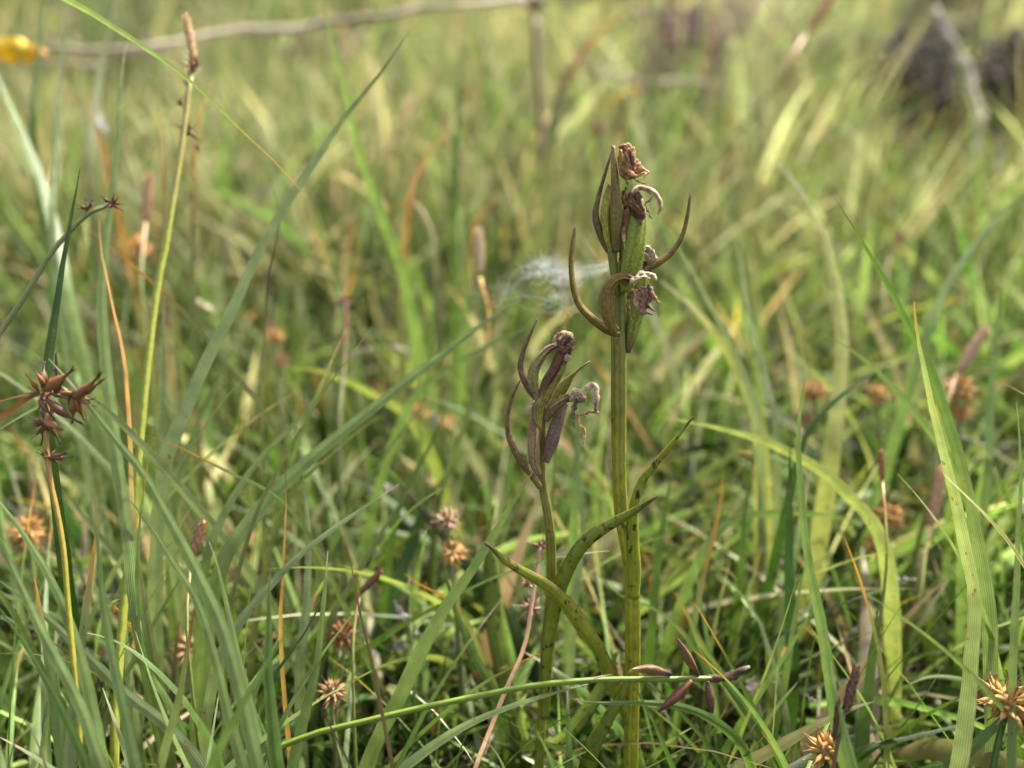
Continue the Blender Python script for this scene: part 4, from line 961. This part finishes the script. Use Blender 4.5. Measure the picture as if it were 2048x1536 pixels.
tussock('low grass tussock hiding the feet of both orchids', 1170, .197, 22, (.012, .038), (.0018, .0036), ['green', 'dark', 'bright', 'glauc'], ['straw', 'bright', 'orange'], .022, lean=(.1, .9))
tussock('tussock of light green blades at the right edge', 1990, .205, 12, (.05, .11), (.0016, .0032), ['glauc', 'bright', 'green'], ['straw', 'bright'], .014, lean=(.05, .5))
tussock('tall blurred blue green tussock behind the dark seed cluster', 130, .245, 14, (.07, .14), (.0018, .0036), G_, T_, .016, lean=(.02, .4))
tussock('blurred upright tussock behind the tall yellow sedge stalk', 400, .26, 14, (.06, .13), (.0018, .0036), G_ + ['bright'], T_, .018, lean=(.02, .4))
tussock('blurred green tussock behind the long blue green blade', 690, .275, 14, (.05, .11), (.0018, .0036), ['glaucl', 'bright', 'green', 'lime'], T_, .018, lean=(.05, .5))
tussock('blurred light green tussock directly behind the short orchid', 990, .275, 12, (.05, .10), (.0018, .0036), ['glaucl', 'bright', 'pale'], ['bright', 'straw'], .016, lean=(.02, .5))
tussock('blurred yellow green tussock right of the tall orchid', 1420, .31, 9, (.06, .12), (.0018, .0040), ['lime', 'bright', 'glaucl', 'pale'], ['straw', 'orange', 'gold'], .018, lean=(.02, .55))
tussock('blurred pale tussock behind the tan blurred burs on the right', 1680, .33, 9, (.06, .13), (.0018, .0040), ['lime', 'bright', 'pale'], ['straw', 'orange', 'gold'], .018, lean=(.02, .5))
tussock('blurred green tussock behind the pale ribbed blade', 1900, .31, 10, (.06, .13), (.0018, .0036), ['bright', 'green', 'pale', 'glaucl'], ['straw', 'orange'], .018, lean=(.02, .5))
for px, d, lab in [(60, .42, 'soft tall tussock by the yellow leaf'), (330, .40, 'soft tall tussock behind the straw topped stalk'), (560, .44, 'soft olive tussock below the grey lying stalk'), (820, .42, 'soft orange tinged tussock in the upper middle'),
                   (1040, .46, 'soft pale tussock left of the orchid top'), (1330, .44, 'soft pale green tussock right of the orchid top'), (1560, .46, 'soft straw coloured tussock in the upper right'), (1800, .44, 'soft pale tussock before the dark hollow'), (2010, .42, 'soft light tussock at the upper right edge')]:
    right = px > 950
    tussock(lab, px, d, 12, (.07, .16), (.0020, .0050), (['lime', 'pale', 'bright', 'straw'] if right else ['glaucl', 'bright', 'green', 'olive']), ['straw', 'orange', 'bright', 'tan'], .03, lean=(.02, .5), tipf=(.05, .4))

# ------------------------------------------------------------------ sedge stalks with their seed heads
def sedge(label, stem_pts, d0, d1, w, c, tip=None, tipf=.3, base=None, taper=.6, group='sedge stalks with seed heads', n=36, name='sedge_stalk'):
    C = stalk_curve(stem_pts, d0, d1, n=n)
    r = empty(name, C[0], label, 'sedge', group); org = C[0].copy()
    stem_part(r, org, C, w, c, tip, taper, tipf=tipf, base=base)
    return r, org, C

# tall star sedge on the left
r, o_, C = sedge('tall yellow green sedge stalk with three small dark spikelets and a straw spike on top', [(383, 140), (375, 200), (371, 236), (359, 325), (342, 427), (328, 513), (321, 542), (308, 628), (294, 747), (284, 850), (273, 969), (270, 1027), (253, 1164), (240, 1318), (230, 1550)], .178, .225, 19, (.20, .22, .025), tip=(.25, .2, .05), tipf=.25, taper=.55)
mb = MB(); spike_mesh(mb, at(389, 122, .225), at(372, 30, .226), .0016, (.42, .25, .10), (.50, .33, .16)); mb.build('spike', M_seed, r, o_)
star(r, o_, at(387, 134, .2245), (0, 0, 1), .0038, U_rust, 9, True)
star(r, o_, at(375, 262, .224), (.2, 0, 1), .0040, U_dark, 7, True)
star(r, o_, at(371, 168, .2245), (0, 0, 1), .0016, U_pale, 6, False)
star(r, o_, at(361, 206, .2245), (0, 0, 1), .0024, U_tan, 8, False)
star(r, o_, at(394, 295, .2265), (0, 0, 1), .0024, U_tan, 7, False)
# dark star sedge cluster at the left edge
r, o_, C = sedge('sedge stalk on the left with a large dark brown cluster of pointed fruits', [(98, 790), (92, 850), (95, 910), (97, 932), (106, 986), (112, 1010), (127, 1096), (137, 1215), (147, 1318), (157, 1404), (166, 1550)], .165, .170, 12, (.26, .24, .025), tip=(.25, .13, .04), tipf=.3, taper=.75)
def fruit(px, py, tx, ty, d, mesh=U_dark, parent=None, fat=1.0, dz=0.0):
    P = at(px, py, d); Q = at(tx, ty, d + dz)
    return place(mesh, 'utricle', parent, o_, P, unit(Q - P), np.linalg.norm(Q - P) * 1.12, random.random() * 6)
s1 = star(r, o_, at(96, 915, .170), (.1, 0, 1), .0028, U_dark, 5, True)
for a in [(97, 915, 140, 920), (97, 912, 88, 890), (97, 918, 132, 905)]: fruit(*a, .169, U_dark, s1)
s2 = star(r, o_, at(86, 855, .170), (-.2, 0, 1), .0028, U_dark, 4, True)
for a in [(92, 850, 60, 834), (95, 842, 118, 880), (86, 850, 70, 868), (92, 838, 78, 812)]: fruit(*a, .1695, U_tan if a[0] == 86 else U_dark, s2)
s3 = star(r, o_, at(88, 790, .169), (.3, 0, 1), .0030, U_rust, 4, True)
for a in [(90, 780, 149, 744), (85, 775, 90, 728), (76, 782, 62, 752), (95, 800, 145, 848), (78, 800, 100, 832), (90, 770, 72, 742), (100, 785, 130, 800), (94, 776, 112, 744)]: fruit(*a, .1675, U_rust if a[0] in (76, 90, 94) else U_dark, s3, dz=random.uniform(-.004, .002))
s4 = star(r, o_, at(160, 790, .168), (.9, -.2, .2), .0030, U_rust, 4, True)
for a in [(150, 795, 200, 762), (158, 800, 186, 815), (145, 798, 150, 842), (152, 790, 205, 772), (140, 790, 165, 778), (120, 785, 160, 790), (152, 800, 162, 838)]: fruit(*a, .1668, U_rust, s4, dz=random.uniform(-.003, .003))
for q in range(12):
    c0 = random.choice([(90, 785), (110, 788), (140, 792), (156, 800), (92, 845)])
    an = random.uniform(0, 6.28); ln = random.uniform(22, 44)
    fruit(c0[0], c0[1], c0[0] + ln * math.cos(an), c0[1] + ln * .8 * math.sin(an), .1685, random.choice([U_dark, U_rust, U_tan]), s3, dz=random.uniform(-.004, .003))
mb = MB(); Cx = curve([(80, 785), (50, 800), (20, 822), (-30, 850)], .168, .166, 16)
strip(mb, Cx, np.linspace(9, 12, 16) * .167 / FPX * .5, view_side(Cx, .4), tint_along(16, (.13, .055, .022), (.24, .12, .05)), fold=.5); mb.build('bract', M_blade, r, o_)
mb = MB(); Cx = curve([(82, 782), (50, 789), (20, 797), (-20, 808)], .168, .166, 16)
strip(mb, Cx, np.linspace(6, 2, 16) * .167 / FPX * .5, view_side(Cx, .2), tint_along(16, (.22, .13, .06)), fold=.5); mb.build('bract', M_blade, r, o_)
mb = MB(); Cx = curve([(112, 760), (110, 735), (112, 705)], .1685, .1685, 10)
spike_mesh(mb, at(113, 750, .1685), at(112, 703, .1685), .0005, (.05, .035, .03), (.09, .07, .06), 14); mb.build('spike', M_seed, r, o_)
# leaning star sedge
r, o_, C = sedge('leaning olive sedge stalk carrying two dark spikelets, upper left', [(222, 408), (200, 416), (172, 430), (147, 455), (103, 506), (70, 560), (44, 604), (3, 662), (-50, 760)], .19, .20, 13, 'olive', taper=.7)
star(r, o_, at(176, 418, .1995), (.3, 0, 1), .0031, U_dark, 8, True)
star(r, o_, at(223, 408, .2), (.5, 0, .8), .0033, U_dark, 9, True)
# pink dead star sedge between the plants
r, o_, C = sedge('dead pinkish tan sedge stalk with withered star spikelets in front of the short orchid', [(1083, 1085), (1079, 1110), (1070, 1165), (1064, 1204), (1052, 1279), (1035, 1330), (1015, 1372), (980, 1460), (945, 1555)], .178, .202, 13, (.40, .24, .13), tip=(.28, .18, .12), taper=.6)
star(r, o_, at(1064, 1218, .198), (.1, 0, 1), .0046, U_pale, 12, True)
star(r, o_, at(1054, 1168, .2), (-1, 0, .3), .0030, U_pale, 6, True)
star(r, o_, at(1083, 1094, .202), (.2, 0, 1), .0038, U_dark, 10, False)
# blurred dark sedge left of centre
r, o_, C = sedge('blurred sedge stalk with three dark red spikelets left of centre', [(687, 590), (692, 640), (690, 690), (685, 760), (678, 850)], .26, .285, 13, 'olive', tip='brown', tipf=.3)
for px, py, rr in ((687, 605, .0052), (694, 640, .0036), (688, 677, .0050)): star(r, o_, at(px, py, .284), (0, 0, 1), rr, U_dark if py != 640 else U_rust, 10, False)
# pale spike with pods in the middle
r, o_, C = sedge('sedge stalk with a slim pale straw spike left of the web', [(960, 555), (966, 585), (975, 612), (976, 650), (968, 720), (945, 800), (915, 890), (885, 975)], .255, .27, 16, (.10, .13, .02), tip=(.36, .22, .05), tipf=.3, taper=.5)
mb = MB(); spike_mesh(mb, at(961, 545, .271), at(958, 456, .272), .0022, (.46, .33, .20), (.52, .40, .27)); mb.build('spike', M_seed, r, o_)
star(r, o_, at(978, 608, .269), (.3, 0, 1), .0036, U_rust, 9, False)
star(r, o_, at(978, 655, .268), (0, 0, 1), .0038, U_dark, 8, False)
# the flea sedge with pods, lying level at the bottom
r, o_, C = sedge('green stalk leaning almost level at the bottom with dark brown drooping pods', [(1440, 1356), (1410, 1357), (1341, 1358), (1202, 1359), (1120, 1365), (1052, 1373), (940, 1395), (831, 1418), (719, 1445), (617, 1471), (520, 1520)], .172, .176, 13, (.115, .165, .02), taper=.85)
def pod(b, t_, w, d, c1, c2, tipc, bend=0):
    mx_ = ((b[0] + t_[0]) / 2, (b[1] + t_[1]) / 2 + bend)
    Cp = curve([b, mx_, t_], d, d - .002, 20); tq = np.linspace(0, 1, 20)
    mb = MB(); pr = np.interp(tq, [0, .08, .3, .5, .75, .92, 1], [.45, .5, .85, 1, .7, .3, .1])
    tube(mb, Cp, w * d / FPX * .5 * pr, tint_along(20, c1, tipc, .25, c2, .3), k=12, ridges=3, rdepth=.1); return mb.build('pod', M_seed, r, o_)
pod((1341, 1348), (1262, 1339), 20, .1755, (.13, .068, .028), (.04, .024, .018), (.30, .22, .12), -5)
pod((1396, 1350), (1355, 1277), 19, .1760, (.13, .068, .028), (.04, .024, .018), (.10, .07, .06))
pod((1383, 1360), (1316, 1424), 20, .1745, (.10, .042, .024), (.22, .12, .04), (.03, .02, .02), 3)
pod((1415, 1362), (1426, 1425), 18, .1750, (.085, .035, .022), (.05, .02, .015), (.05, .03, .02))
pod((1378, 1366), (1363, 1400), 9, .1775, (.10, .045, .02), (.05, .02, .015), (.07, .03, .02))
mb = MB(); Cx = curve([(1414, 1356), (1440, 1357), (1465, 1351), (1484, 1340), (1500, 1333)], .176, .175, 20)
tube(mb, Cx, np.interp(np.linspace(0, 1, 20), [0, .5, .8, 1], [6, 8.5, 7, 2]) * .175 / FPX, tint_along(20, (.055, .036, .02), (.20, .17, .13), .2, v=.4), k=10, lump=.4); mb.build('withered_tip', M_dry, r, o_)
mb = MB(); Cx = curve([(1185, 1357), (1205, 1352), (1224, 1349)], .1745, .174, 10)
strip(mb, Cx, np.linspace(5, 1, 10) * .174 / FPX * .5, view_side(Cx), tint_along(10, 'cream'), fold=.3); mb.build('sheath', M_blade, r, o_)

# golden and tan burs of yellow sedge
BURS = [
 ('sharp golden bur with hooked beaks at the right edge', (2014, 1406), 58, .172, U_gold, 52, True, [(2005, 1450), (1992, 1500), (1980, 1560)], 14, 'dark'),
 ('golden bur under the brown spikes at the bottom right', (1654, 1503), 46, .180, U_gold, 46, True, [(1655, 1530), (1650, 1580)], 16, 'dark'),
 ('tan star shaped bur low in the left half', (664, 1386), 36, .198, U_tan, 40, True, [(665, 1420), (672, 1480), (690, 1550)], 9, 'olive'),
 ('brown bur above the tan star shaped one', (686, 1268), 38, .212, U_rust, 40, True, [(688, 1300), (678, 1380), (670, 1480)], 9, 'olive'),
 ('rosy tan bur left of the spotted leaf', (896, 1040), 34, .225, U_pale, 42, True, [(897, 1075), (905, 1140), (912, 1230)], 10, 'olive'),
 ('yellow bur just below the rosy tan one', (906, 1107), 34, .224, U_gold, 40, True, [(908, 1140), (915, 1200), (920, 1290)], 10, 'olive'),
 ('tan bur behind the rusty tipped blade', (384, 1300), 40, .20, U_tan, 40, False, [(375, 1340), (360, 1420), (350, 1500)], 9, 'olive'),
 ('golden bur near the left edge under the dark cluster', (58, 1062), 38, .205, U_gold, 40, False, [(62, 1100), (70, 1180), (80, 1280)], 10, 'olive'),
 ('brown bur right of the tall yellow stalk', (385, 848), 28, .26, U_tan, 36, False, [(384, 870), (372, 930), (360, 1010)], 9, 'olive'),
 ('pinkish brown bur below the brown one', (383, 908), 27, .26, U_pale, 36, False, [(380, 930), (370, 980), (362, 1050)], 9, 'olive'),
 ('orange blurred bur in the left meadow', (268, 500), 38, .275, U_gold, 40, False, [(262, 540), (252, 610), (245, 690)], 9, 'olive'),
 ('small orange bur at the middle left', (550, 672), 22, .29, U_gold, 34, False, [(552, 690), (556, 760), (562, 830)], 8, 'olive'),
 ('faint tan bur below the small orange one', (562, 722), 20, .29, U_tan, 34, False, [(562, 740), (566, 800), (570, 860)], 8, 'olive'),
 ('golden bur in front of the dark slanting blade', (1628, 782), 30, .25, U_gold, 40, False, [(1630, 810), (1638, 880), (1645, 960)], 9, 'olive'),
 ('orange bur left of the tall dark blade', (1755, 790), 27, .26, U_gold, 38, False, [(1756, 815), (1762, 880), (1768, 960)], 9, 'olive'),
 ('tan bur below the golden one beside the slender blade', (1608, 838), 24, .25, U_tan, 36, False, [(1610, 860), (1616, 930), (1622, 1010)], 9, 'olive'),
 ('large golden bur right of the pale ribbed blade', (1918, 778), 36, .245, U_gold, 44, False, [(1916, 810), (1912, 880), (1908, 970)], 10, 'olive'),
 ('small golden bur touching the large one from below', (1922, 826), 25, .244, U_gold, 36, False, [(1920, 850), (1916, 910), (1912, 980)], 9, 'olive'),
 ('bright golden bur low on the right behind the blades', (1778, 1034), 34, .222, U_gold, 42, False, [(1776, 1065), (1780, 1130), (1785, 1210)], 10, 'olive'),
 ('golden bur below the bright one on the right', (1757, 1088), 32, .222, U_gold, 42, False, [(1758, 1120), (1764, 1190), (1770, 1270)], 10, 'olive'),
 ('small tan bur in the litter on the lower right', (1662, 1232), 22, .235, U_tan, 34, False, [(1664, 1250), (1668, 1300), (1672, 1360)], 8, 'olive'),
 ('blurred brown bur in the upper middle of the meadow', (1196, 256), 20, .5, U_rust, 34, False, [(1198, 275), (1202, 330), (1205, 390)], 9, 'olive'),
 ('tan blurred bur left of the soft green blade', (838, 828), 28, .28, U_gold, 36, False, [(838, 850), (842, 910), (848, 980)], 9, 'olive'),
 ('orange blurred bur right of the tan one near centre left', (893, 845), 22, .285, U_gold, 34, False, [(893, 865), (896, 920), (900, 980)], 9, 'olive'),
]
for lab, (px, py), rp, d, um, n, sep, st, sw, sc in BURS:
    if not sep: d *= 1.13; n = int(n * 1.4)
    r, o_, C = sedge(lab, [(px, py)] + st, d - .004, d, sw, sc, group='burs of yellow sedge', taper=.8, n=18, name='sedge_bur')
    head(r, o_, at(px, py, d), rp * d / FPX, um, n, sep, px * .01)

# brown spikes at the bottom right
r, o_, C = sedge('two dark brown scaly sedge spikes on one stalk, bottom right', [(1690, 1420), (1684, 1445), (1674, 1490), (1662, 1560)], .163, .166, 11, 'dkbrown', tip='brown', base='dark', n=16)
mb = MB(); spike_mesh(mb, at(1691, 1424, .166), at(1714, 1334, .1665), .00125, (.10, .05, .032), (.17, .10, .065), 60); mb.build('spike', M_seed, r, o_)
mb = MB(); spike_mesh(mb, at(1668, 1482, .165), at(1677, 1398, .1645), .0007, (.07, .03, .02), (.12, .06, .03), 40); mb.build('spike', M_seed, r, o_)
# blurred straw spikes behind
SP = [('blurred orange straw spike on a long leaning stem, upper right', (1620, 60), (1668, -10), .44, .0040, (.48, .26, .12), [(1612, 70), (1575, 130), (1500, 235), (1440, 300), (1390, 350), (1340, 420)], 12),
      ('pink straw spike leaning right near the right edge', (1918, 742), (1972, 655), .262, .0026, (.46, .30, .18), [(1916, 745), (1895, 800), (1880, 860), (1870, 930)], 12),
      ('pale pink spike low on the right behind the ribbed blade', (1862, 1050), (1885, 930), .245, .0024, (.46, .28, .17), [(1862, 1052), (1850, 1110), (1842, 1180)], 10),
      ('straw spike standing at the left behind the orange bur', (292, 440), (300, 345), .30, .0026, (.44, .28, .15), [(292, 442), (286, 500), (282, 570)], 10),
      ('tan pointed spike behind the grey green blades, lower left', (385, 1110), (408, 1040), .19, .0015, (.36, .20, .10), [(385, 1112), (378, 1170), (374, 1250)], 9),
      ('dark pointed spike beside the brown bur', (722, 1185), (764, 1140), .205, .0012, (.16, .07, .04), [(722, 1186), (712, 1230), (706, 1300)], 8),
      ('brown blurred spike pair in the far right meadow', (1780, 500), (1800, 465), .4, .0035, (.30, .15, .08), [(1780, 502), (1772, 560), (1766, 620)], 10),
      ('rusty spike on a thin stalk right of the slender blade', (1765, 960), (1762, 900), .215, .0010, (.30, .14, .06), [(1765, 962), (1770, 1030), (1774, 1110)], 8)]
for lab, a, b, d, rr, cc, st, sw in SP:
    r, o_, C = sedge(lab, st, d * .95, d, sw, (.15, .17, .04), tip=cc, tipf=.15, n=18)
    mb = MB(); spike_mesh(mb, at(*a, d), at(*b, d * 1.005), rr, np.array(cc) * .85, cc); mb.build('spike', M_seed, r, o_)

# ------------------------------------------------------------------ other things lying or growing in the meadow
def twig(label, pts, d0, d1, w, c, tip=None, cat='twig', name='dry_stalk', k=1.0, down=True):
    C = trace(pts, d0, d1, n=40, down=down); mb = MB()
    kx = np.cumsum(rng.normal(0, 1, (40, 3)), 0); kx -= np.linspace(0, 1, 40)[:, None] * kx[-1]
    C = C + kx * .0045 * dist(C)[:, None] ** 2
    tube(mb, C, w * dist(C) / FPX * .5 * np.linspace(1, .75, 40) * (1 + rng.normal(0, .10, 40)), tint_along(40, c, tip, .3, v=.2) * rng.uniform(.6, 1.2, (40, 1)), k=12, lump=.25)
    return tag(mb.build(name, M_dead, None, C[0]), label, cat)
twig('long grey tan dead stalk lying across the top of the meadow', [(92, 95), (188, 104), (290, 98), (410, 83), (513, 70), (615, 62), (703, 44), (839, 27), (942, 18), (1044, 12), (1181, -4), (1350, -30)], .62, .50, 16, (.50, .42, .32), down=False)
twig('thin broken dry stalk just below the left end of the long grey one', [(60, 128), (130, 118), (210, 112), (300, 104), (372, 112)], .60, .58, 9, (.36, .30, .21), cat='dry stalk', down=False)
C = trace([(1070, 30), (1073, 85), (1076, 137), (1082, 220), (1086, 300), (1090, 380)], .54, .56, n=24)
r = empty('withered_stalk', C[0], 'blurred brown upright stalk with a dark head at the top edge', 'plant')
stem_part(r, C[0], C, 21, (.13, .09, .035), taper=.8)
star(r, C[0], at(1064, 10, .56), (-.3, 0, 1), .011, U_dark, 8, False, name='seed_head')
star(r, C[0], at(1082, 8, .56), (.4, 0, 1), .009, U_dark, 6, False, name='seed_head')
twig('whitish dry stalk standing at the top right before a dark hollow', [(1872, 20), (1880, 60), (1888, 95), (1902, 137), (1915, 205), (1926, 290), (1930, 340)], .60, .64, 21, (.42, .36, .29), cat='dry stalk')
twig('thin pale stalk curving through the upper right meadow', [(1150, 110), (1210, 130), (1270, 150), (1340, 160), (1420, 180)], .60, .58, 9, (.45, .38, .28), cat='dry stalk', down=False)

def deadleaf(label, px, py, d, L, w, c, ang, tw=.3, cat='dead leaf'):
    c = np.array(c) * .62; a = R(ang)
    pts = [(px - L * math.cos(a) * .5 + 0, py + L * math.sin(a) * .5), (px, py - L * .07), (px + L * math.cos(a) * .5, py - L * math.sin(a) * .5)]
    C = curve(pts, d * 1.0, d * .985, 24); t = np.linspace(0, 1, 24)
    C = C + np.cumsum(rng.normal(0, .00025, C.shape), 0)
    W = .62 * w * d / FPX * .5 * np.sin(np.pi * (.06 + .9 * t)) ** .6 * (1 + rng.normal(0, .22, 24))
    K = tint_along(24, c, v=.3) * rng.uniform(.55, 1.15, (24, 1))
    mb = MB(); strip(mb, C, W, view_side(C, tw + .7), K, fold=.8, across=9, ripple=.35)
    return tag(mb.build('dead_leaf', M_dead, None, C[0]), label, cat, 'dead leaves caught in the grass')
deadleaf('cream dead leaf above the arching lime blade', 722, 706, .31, 60, 26, (.52, .46, .30), 12)
deadleaf('pale dead leaf right of the cream one', 800, 700, .32, 66, 22, (.50, .45, .30), -4)
deadleaf('curled cream dead leaf in the left meadow', 408, 612, .30, 60, 36, (.50, .42, .28), -28)
deadleaf('whitish dead leaf left of the golden bur in the left meadow', 205, 240, .40, 50, 28, (.44, .46, .48), -60)
deadleaf('white dry leaf lying low on the right side', 1795, 1168, .232, 64, 24, (.52, .48, .42), 10)
deadleaf('pale scrap of dry leaf left of the white one', 1562, 1130, .245, 48, 24, (.46, .42, .34), -30)
deadleaf('grey dry leaf by the lower right blades', 1700, 1265, .225, 70, 26, (.34, .28, .24), 55)
deadleaf('silvery dry leaf in the gap left of the short orchid', 815, 1235, .225, 90, 34, (.40, .38, .35), -50)
deadleaf('grey white scrap below the silvery leaf', 802, 1288, .222, 46, 32, (.46, .42, .38), 20)
deadleaf('rounded pale leaf under the silvery one', 905, 1290, .225, 60, 28, (.36, .34, .31), 70)
deadleaf('pale brown leaf stub right of the orchid foot', 1235, 1328, .208, 40, 30, (.30, .24, .17), 20)
deadleaf('whitish dry leaf near the centre of the left meadow', 775, 975, .27, 70, 30, (.42, .37, .31), 10)
deadleaf('greenish white leaf between the burs and the short orchid', 868, 838, .29, 40, 34, (.46, .48, .38), 70)
deadleaf('brown curled leaf at the bottom right of centre', 1600, 1440, .205, 46, 30, (.17, .085, .05), 80)
deadleaf('pale torn leaf at the bottom right', 1628, 1402, .205, 54, 16, (.42, .38, .35), -35)
deadleaf('straw leaf shred beside the right hand bur', 1925, 1275, .21, 80, 26, (.36, .22, .13), 80)
deadleaf('orange dead blade lying behind the level stalk', 868, 1400, .212, 140, 22, (.36, .16, .05), 85, .1)
deadleaf('golden dying leaf below the yellow stalk', 250, 1250, .20, 110, 26, (.44, .24, .03), -65)
deadleaf('grey round leaf scrap right of the level stalk', 1500, 1365, .23, 70, 60, (.17, .15, .12), 0)
# yellow leaf top left
C = curve([(-30, 100), (10, 95), (45, 98), (88, 108)], .36, .36, 20)
mb = MB(); slab(mb, C, (1 + rng.normal(0, .18, 20)) * 50 * .36 / FPX * .5 * np.sin(np.pi * np.linspace(.15, .95, 20)) ** .6, view_side(C, .3), tint_along(20, (.60, .42, .02), (.55, .26, .05), .3), .0004, cup=.5, wave=.6)
tag(mb.build('yellow_leaf', M_orleaf if False else M_blade, None, C[0]), 'bright yellow orange leaf blurred at the top left corner', 'leaf')

# heather far behind on the right
def heather(label, px, py, n, lmax, spread, dark):
    hb = on_ground(px, py)
    r = empty('heather', hb, label, 'heather', 'heather bushes')
    mbs, mbf, mbl = MB(), MB(), MB()
    for i in range(n):
        a = random.random() * 6.28; L = random.uniform(.4, 1) * lmax; sp = random.uniform(0, spread)
        b0 = hb + np.array([math.cos(a) * sp * .4, math.sin(a) * sp * .4, 0]); b0[2] = float(ground(b0[0], b0[1])) - .004
        P1 = hb + np.array([math.cos(a) * sp, math.sin(a) * sp, L])
        Cc = spline([b0, b0 * .5 + P1 * .5 + np.array([math.cos(a), math.sin(a), 0]) * .012, P1], 12)
        tube(mbs, Cc, np.linspace(.0022, .0008, 12), (.055, .032, .024), k=5)
        for k in range(30):
            f = random.uniform(.15, 1); q = Cc[int(f * 11)] + rng.normal(0, .006, 3)
            V, F = ico(1)
            if f > (.9 if dark else .6): mbf.add(q + V * np.array([.0034, .0034, .0045]), F, (np.array([.13, .085, .075]) if dark else np.array([.36, .20, .25])) * random.uniform(.6, 1.3))
            else: mbl.add(q + V * np.array([.0022, .0022, .0055]), F, np.array([.062, .048, .034]) * random.uniform(.5, 1.6))
    mbs.build('stem', M_dead, r, hb); mbf.build('blossom', M_stuff, r, hb); mbl.build('foliage', M_stuff, r, hb)
heather('pinkish purple heather bush blurred in the far meadow right of the orchid top', 1365, 300, 60, .17, .06, False)
heather('dark brown heather bush at the top right edge beside the whitish stalk', 1990, 300, 80, .14, .13, True)
heather('low brownish heather bush midway between the pink one and the whitish stalk', 1600, 215, 40, .10, .08, True)
heather('faint purplish heather bush left of the leaning straw spike at the top', 1480, 150, 50, .15, .10, False)
heather('small brown heather bush at the top edge right of the brown upright stalk', 1200, 110, 45, .14, .09, True)
heather('brown heather bush at the top edge above the whitish stalk', 1880, 120, 60, .15, .12, True)
heather('dark low heather bush at the top edge behind the long grey stalk', 420, 90, 60, .14, .13, True)
heather('small dark heather bush left of the whitish stalk', 1785, 240, 60, .13, .09, True)

# silky cobweb strung between the grass and the tall orchid
mb = MB()
def strand(P, rad, n=14): tube(mb, spline(P, n), np.full(n, rad), (1, 1, 1), k=4)
dw = .222
def W3(x, y, s=6, z=.004): return at(x + random.gauss(0, s), y + random.gauss(0, s), dw + random.gauss(0, z))
anch = [(1228, 522), (1215, 540), (1232, 530)]
for i in range(40):
    e = random.choice(anch); t = random.choice([(1065, 530), (1090, 525), (1050, 545), (1120, 545), (1140, 560)])
    strand([at(e[0], e[1] + random.gauss(0, 3), dw - .030 + .0), W3((e[0] * .6 + t[0] * .4), (e[1] * .6 + t[1] * .4) + 10, 7), W3(*t, 12)], .000011)
for i in range(160):
    c = random.choice([(1085, 528), (1110, 560), (1135, 575), (1125, 590), (1055, 548), (1120, 545), (1100, 520), (1118, 612), (1075, 545), (1140, 555)])
    a = random.random() * 6.28; L = random.uniform(12, 60)
    strand([W3(c[0], c[1], 10), W3(c[0] + L * .5 * math.cos(a), c[1] + L * .35 * math.sin(a), 8), W3(c[0] + L * math.cos(a), c[1] + L * .6 * math.sin(a), 8)], .000014)
for i in range(9):
    strand([W3(1065, 540, 8), W3(1035, 560, 14), W3(1000, 580, 14), W3(975, 585, 18)], .000013)
for i in range(4):
    strand([W3(1110, 590, 10), W3(1060, 600, 14), W3(1020, 590, 12)], .000013)
tag(mb.build('cobweb', M_silk, None, at(1115, 560, dw)), 'white silky cobweb strung left of the tall orchid', 'cobweb')
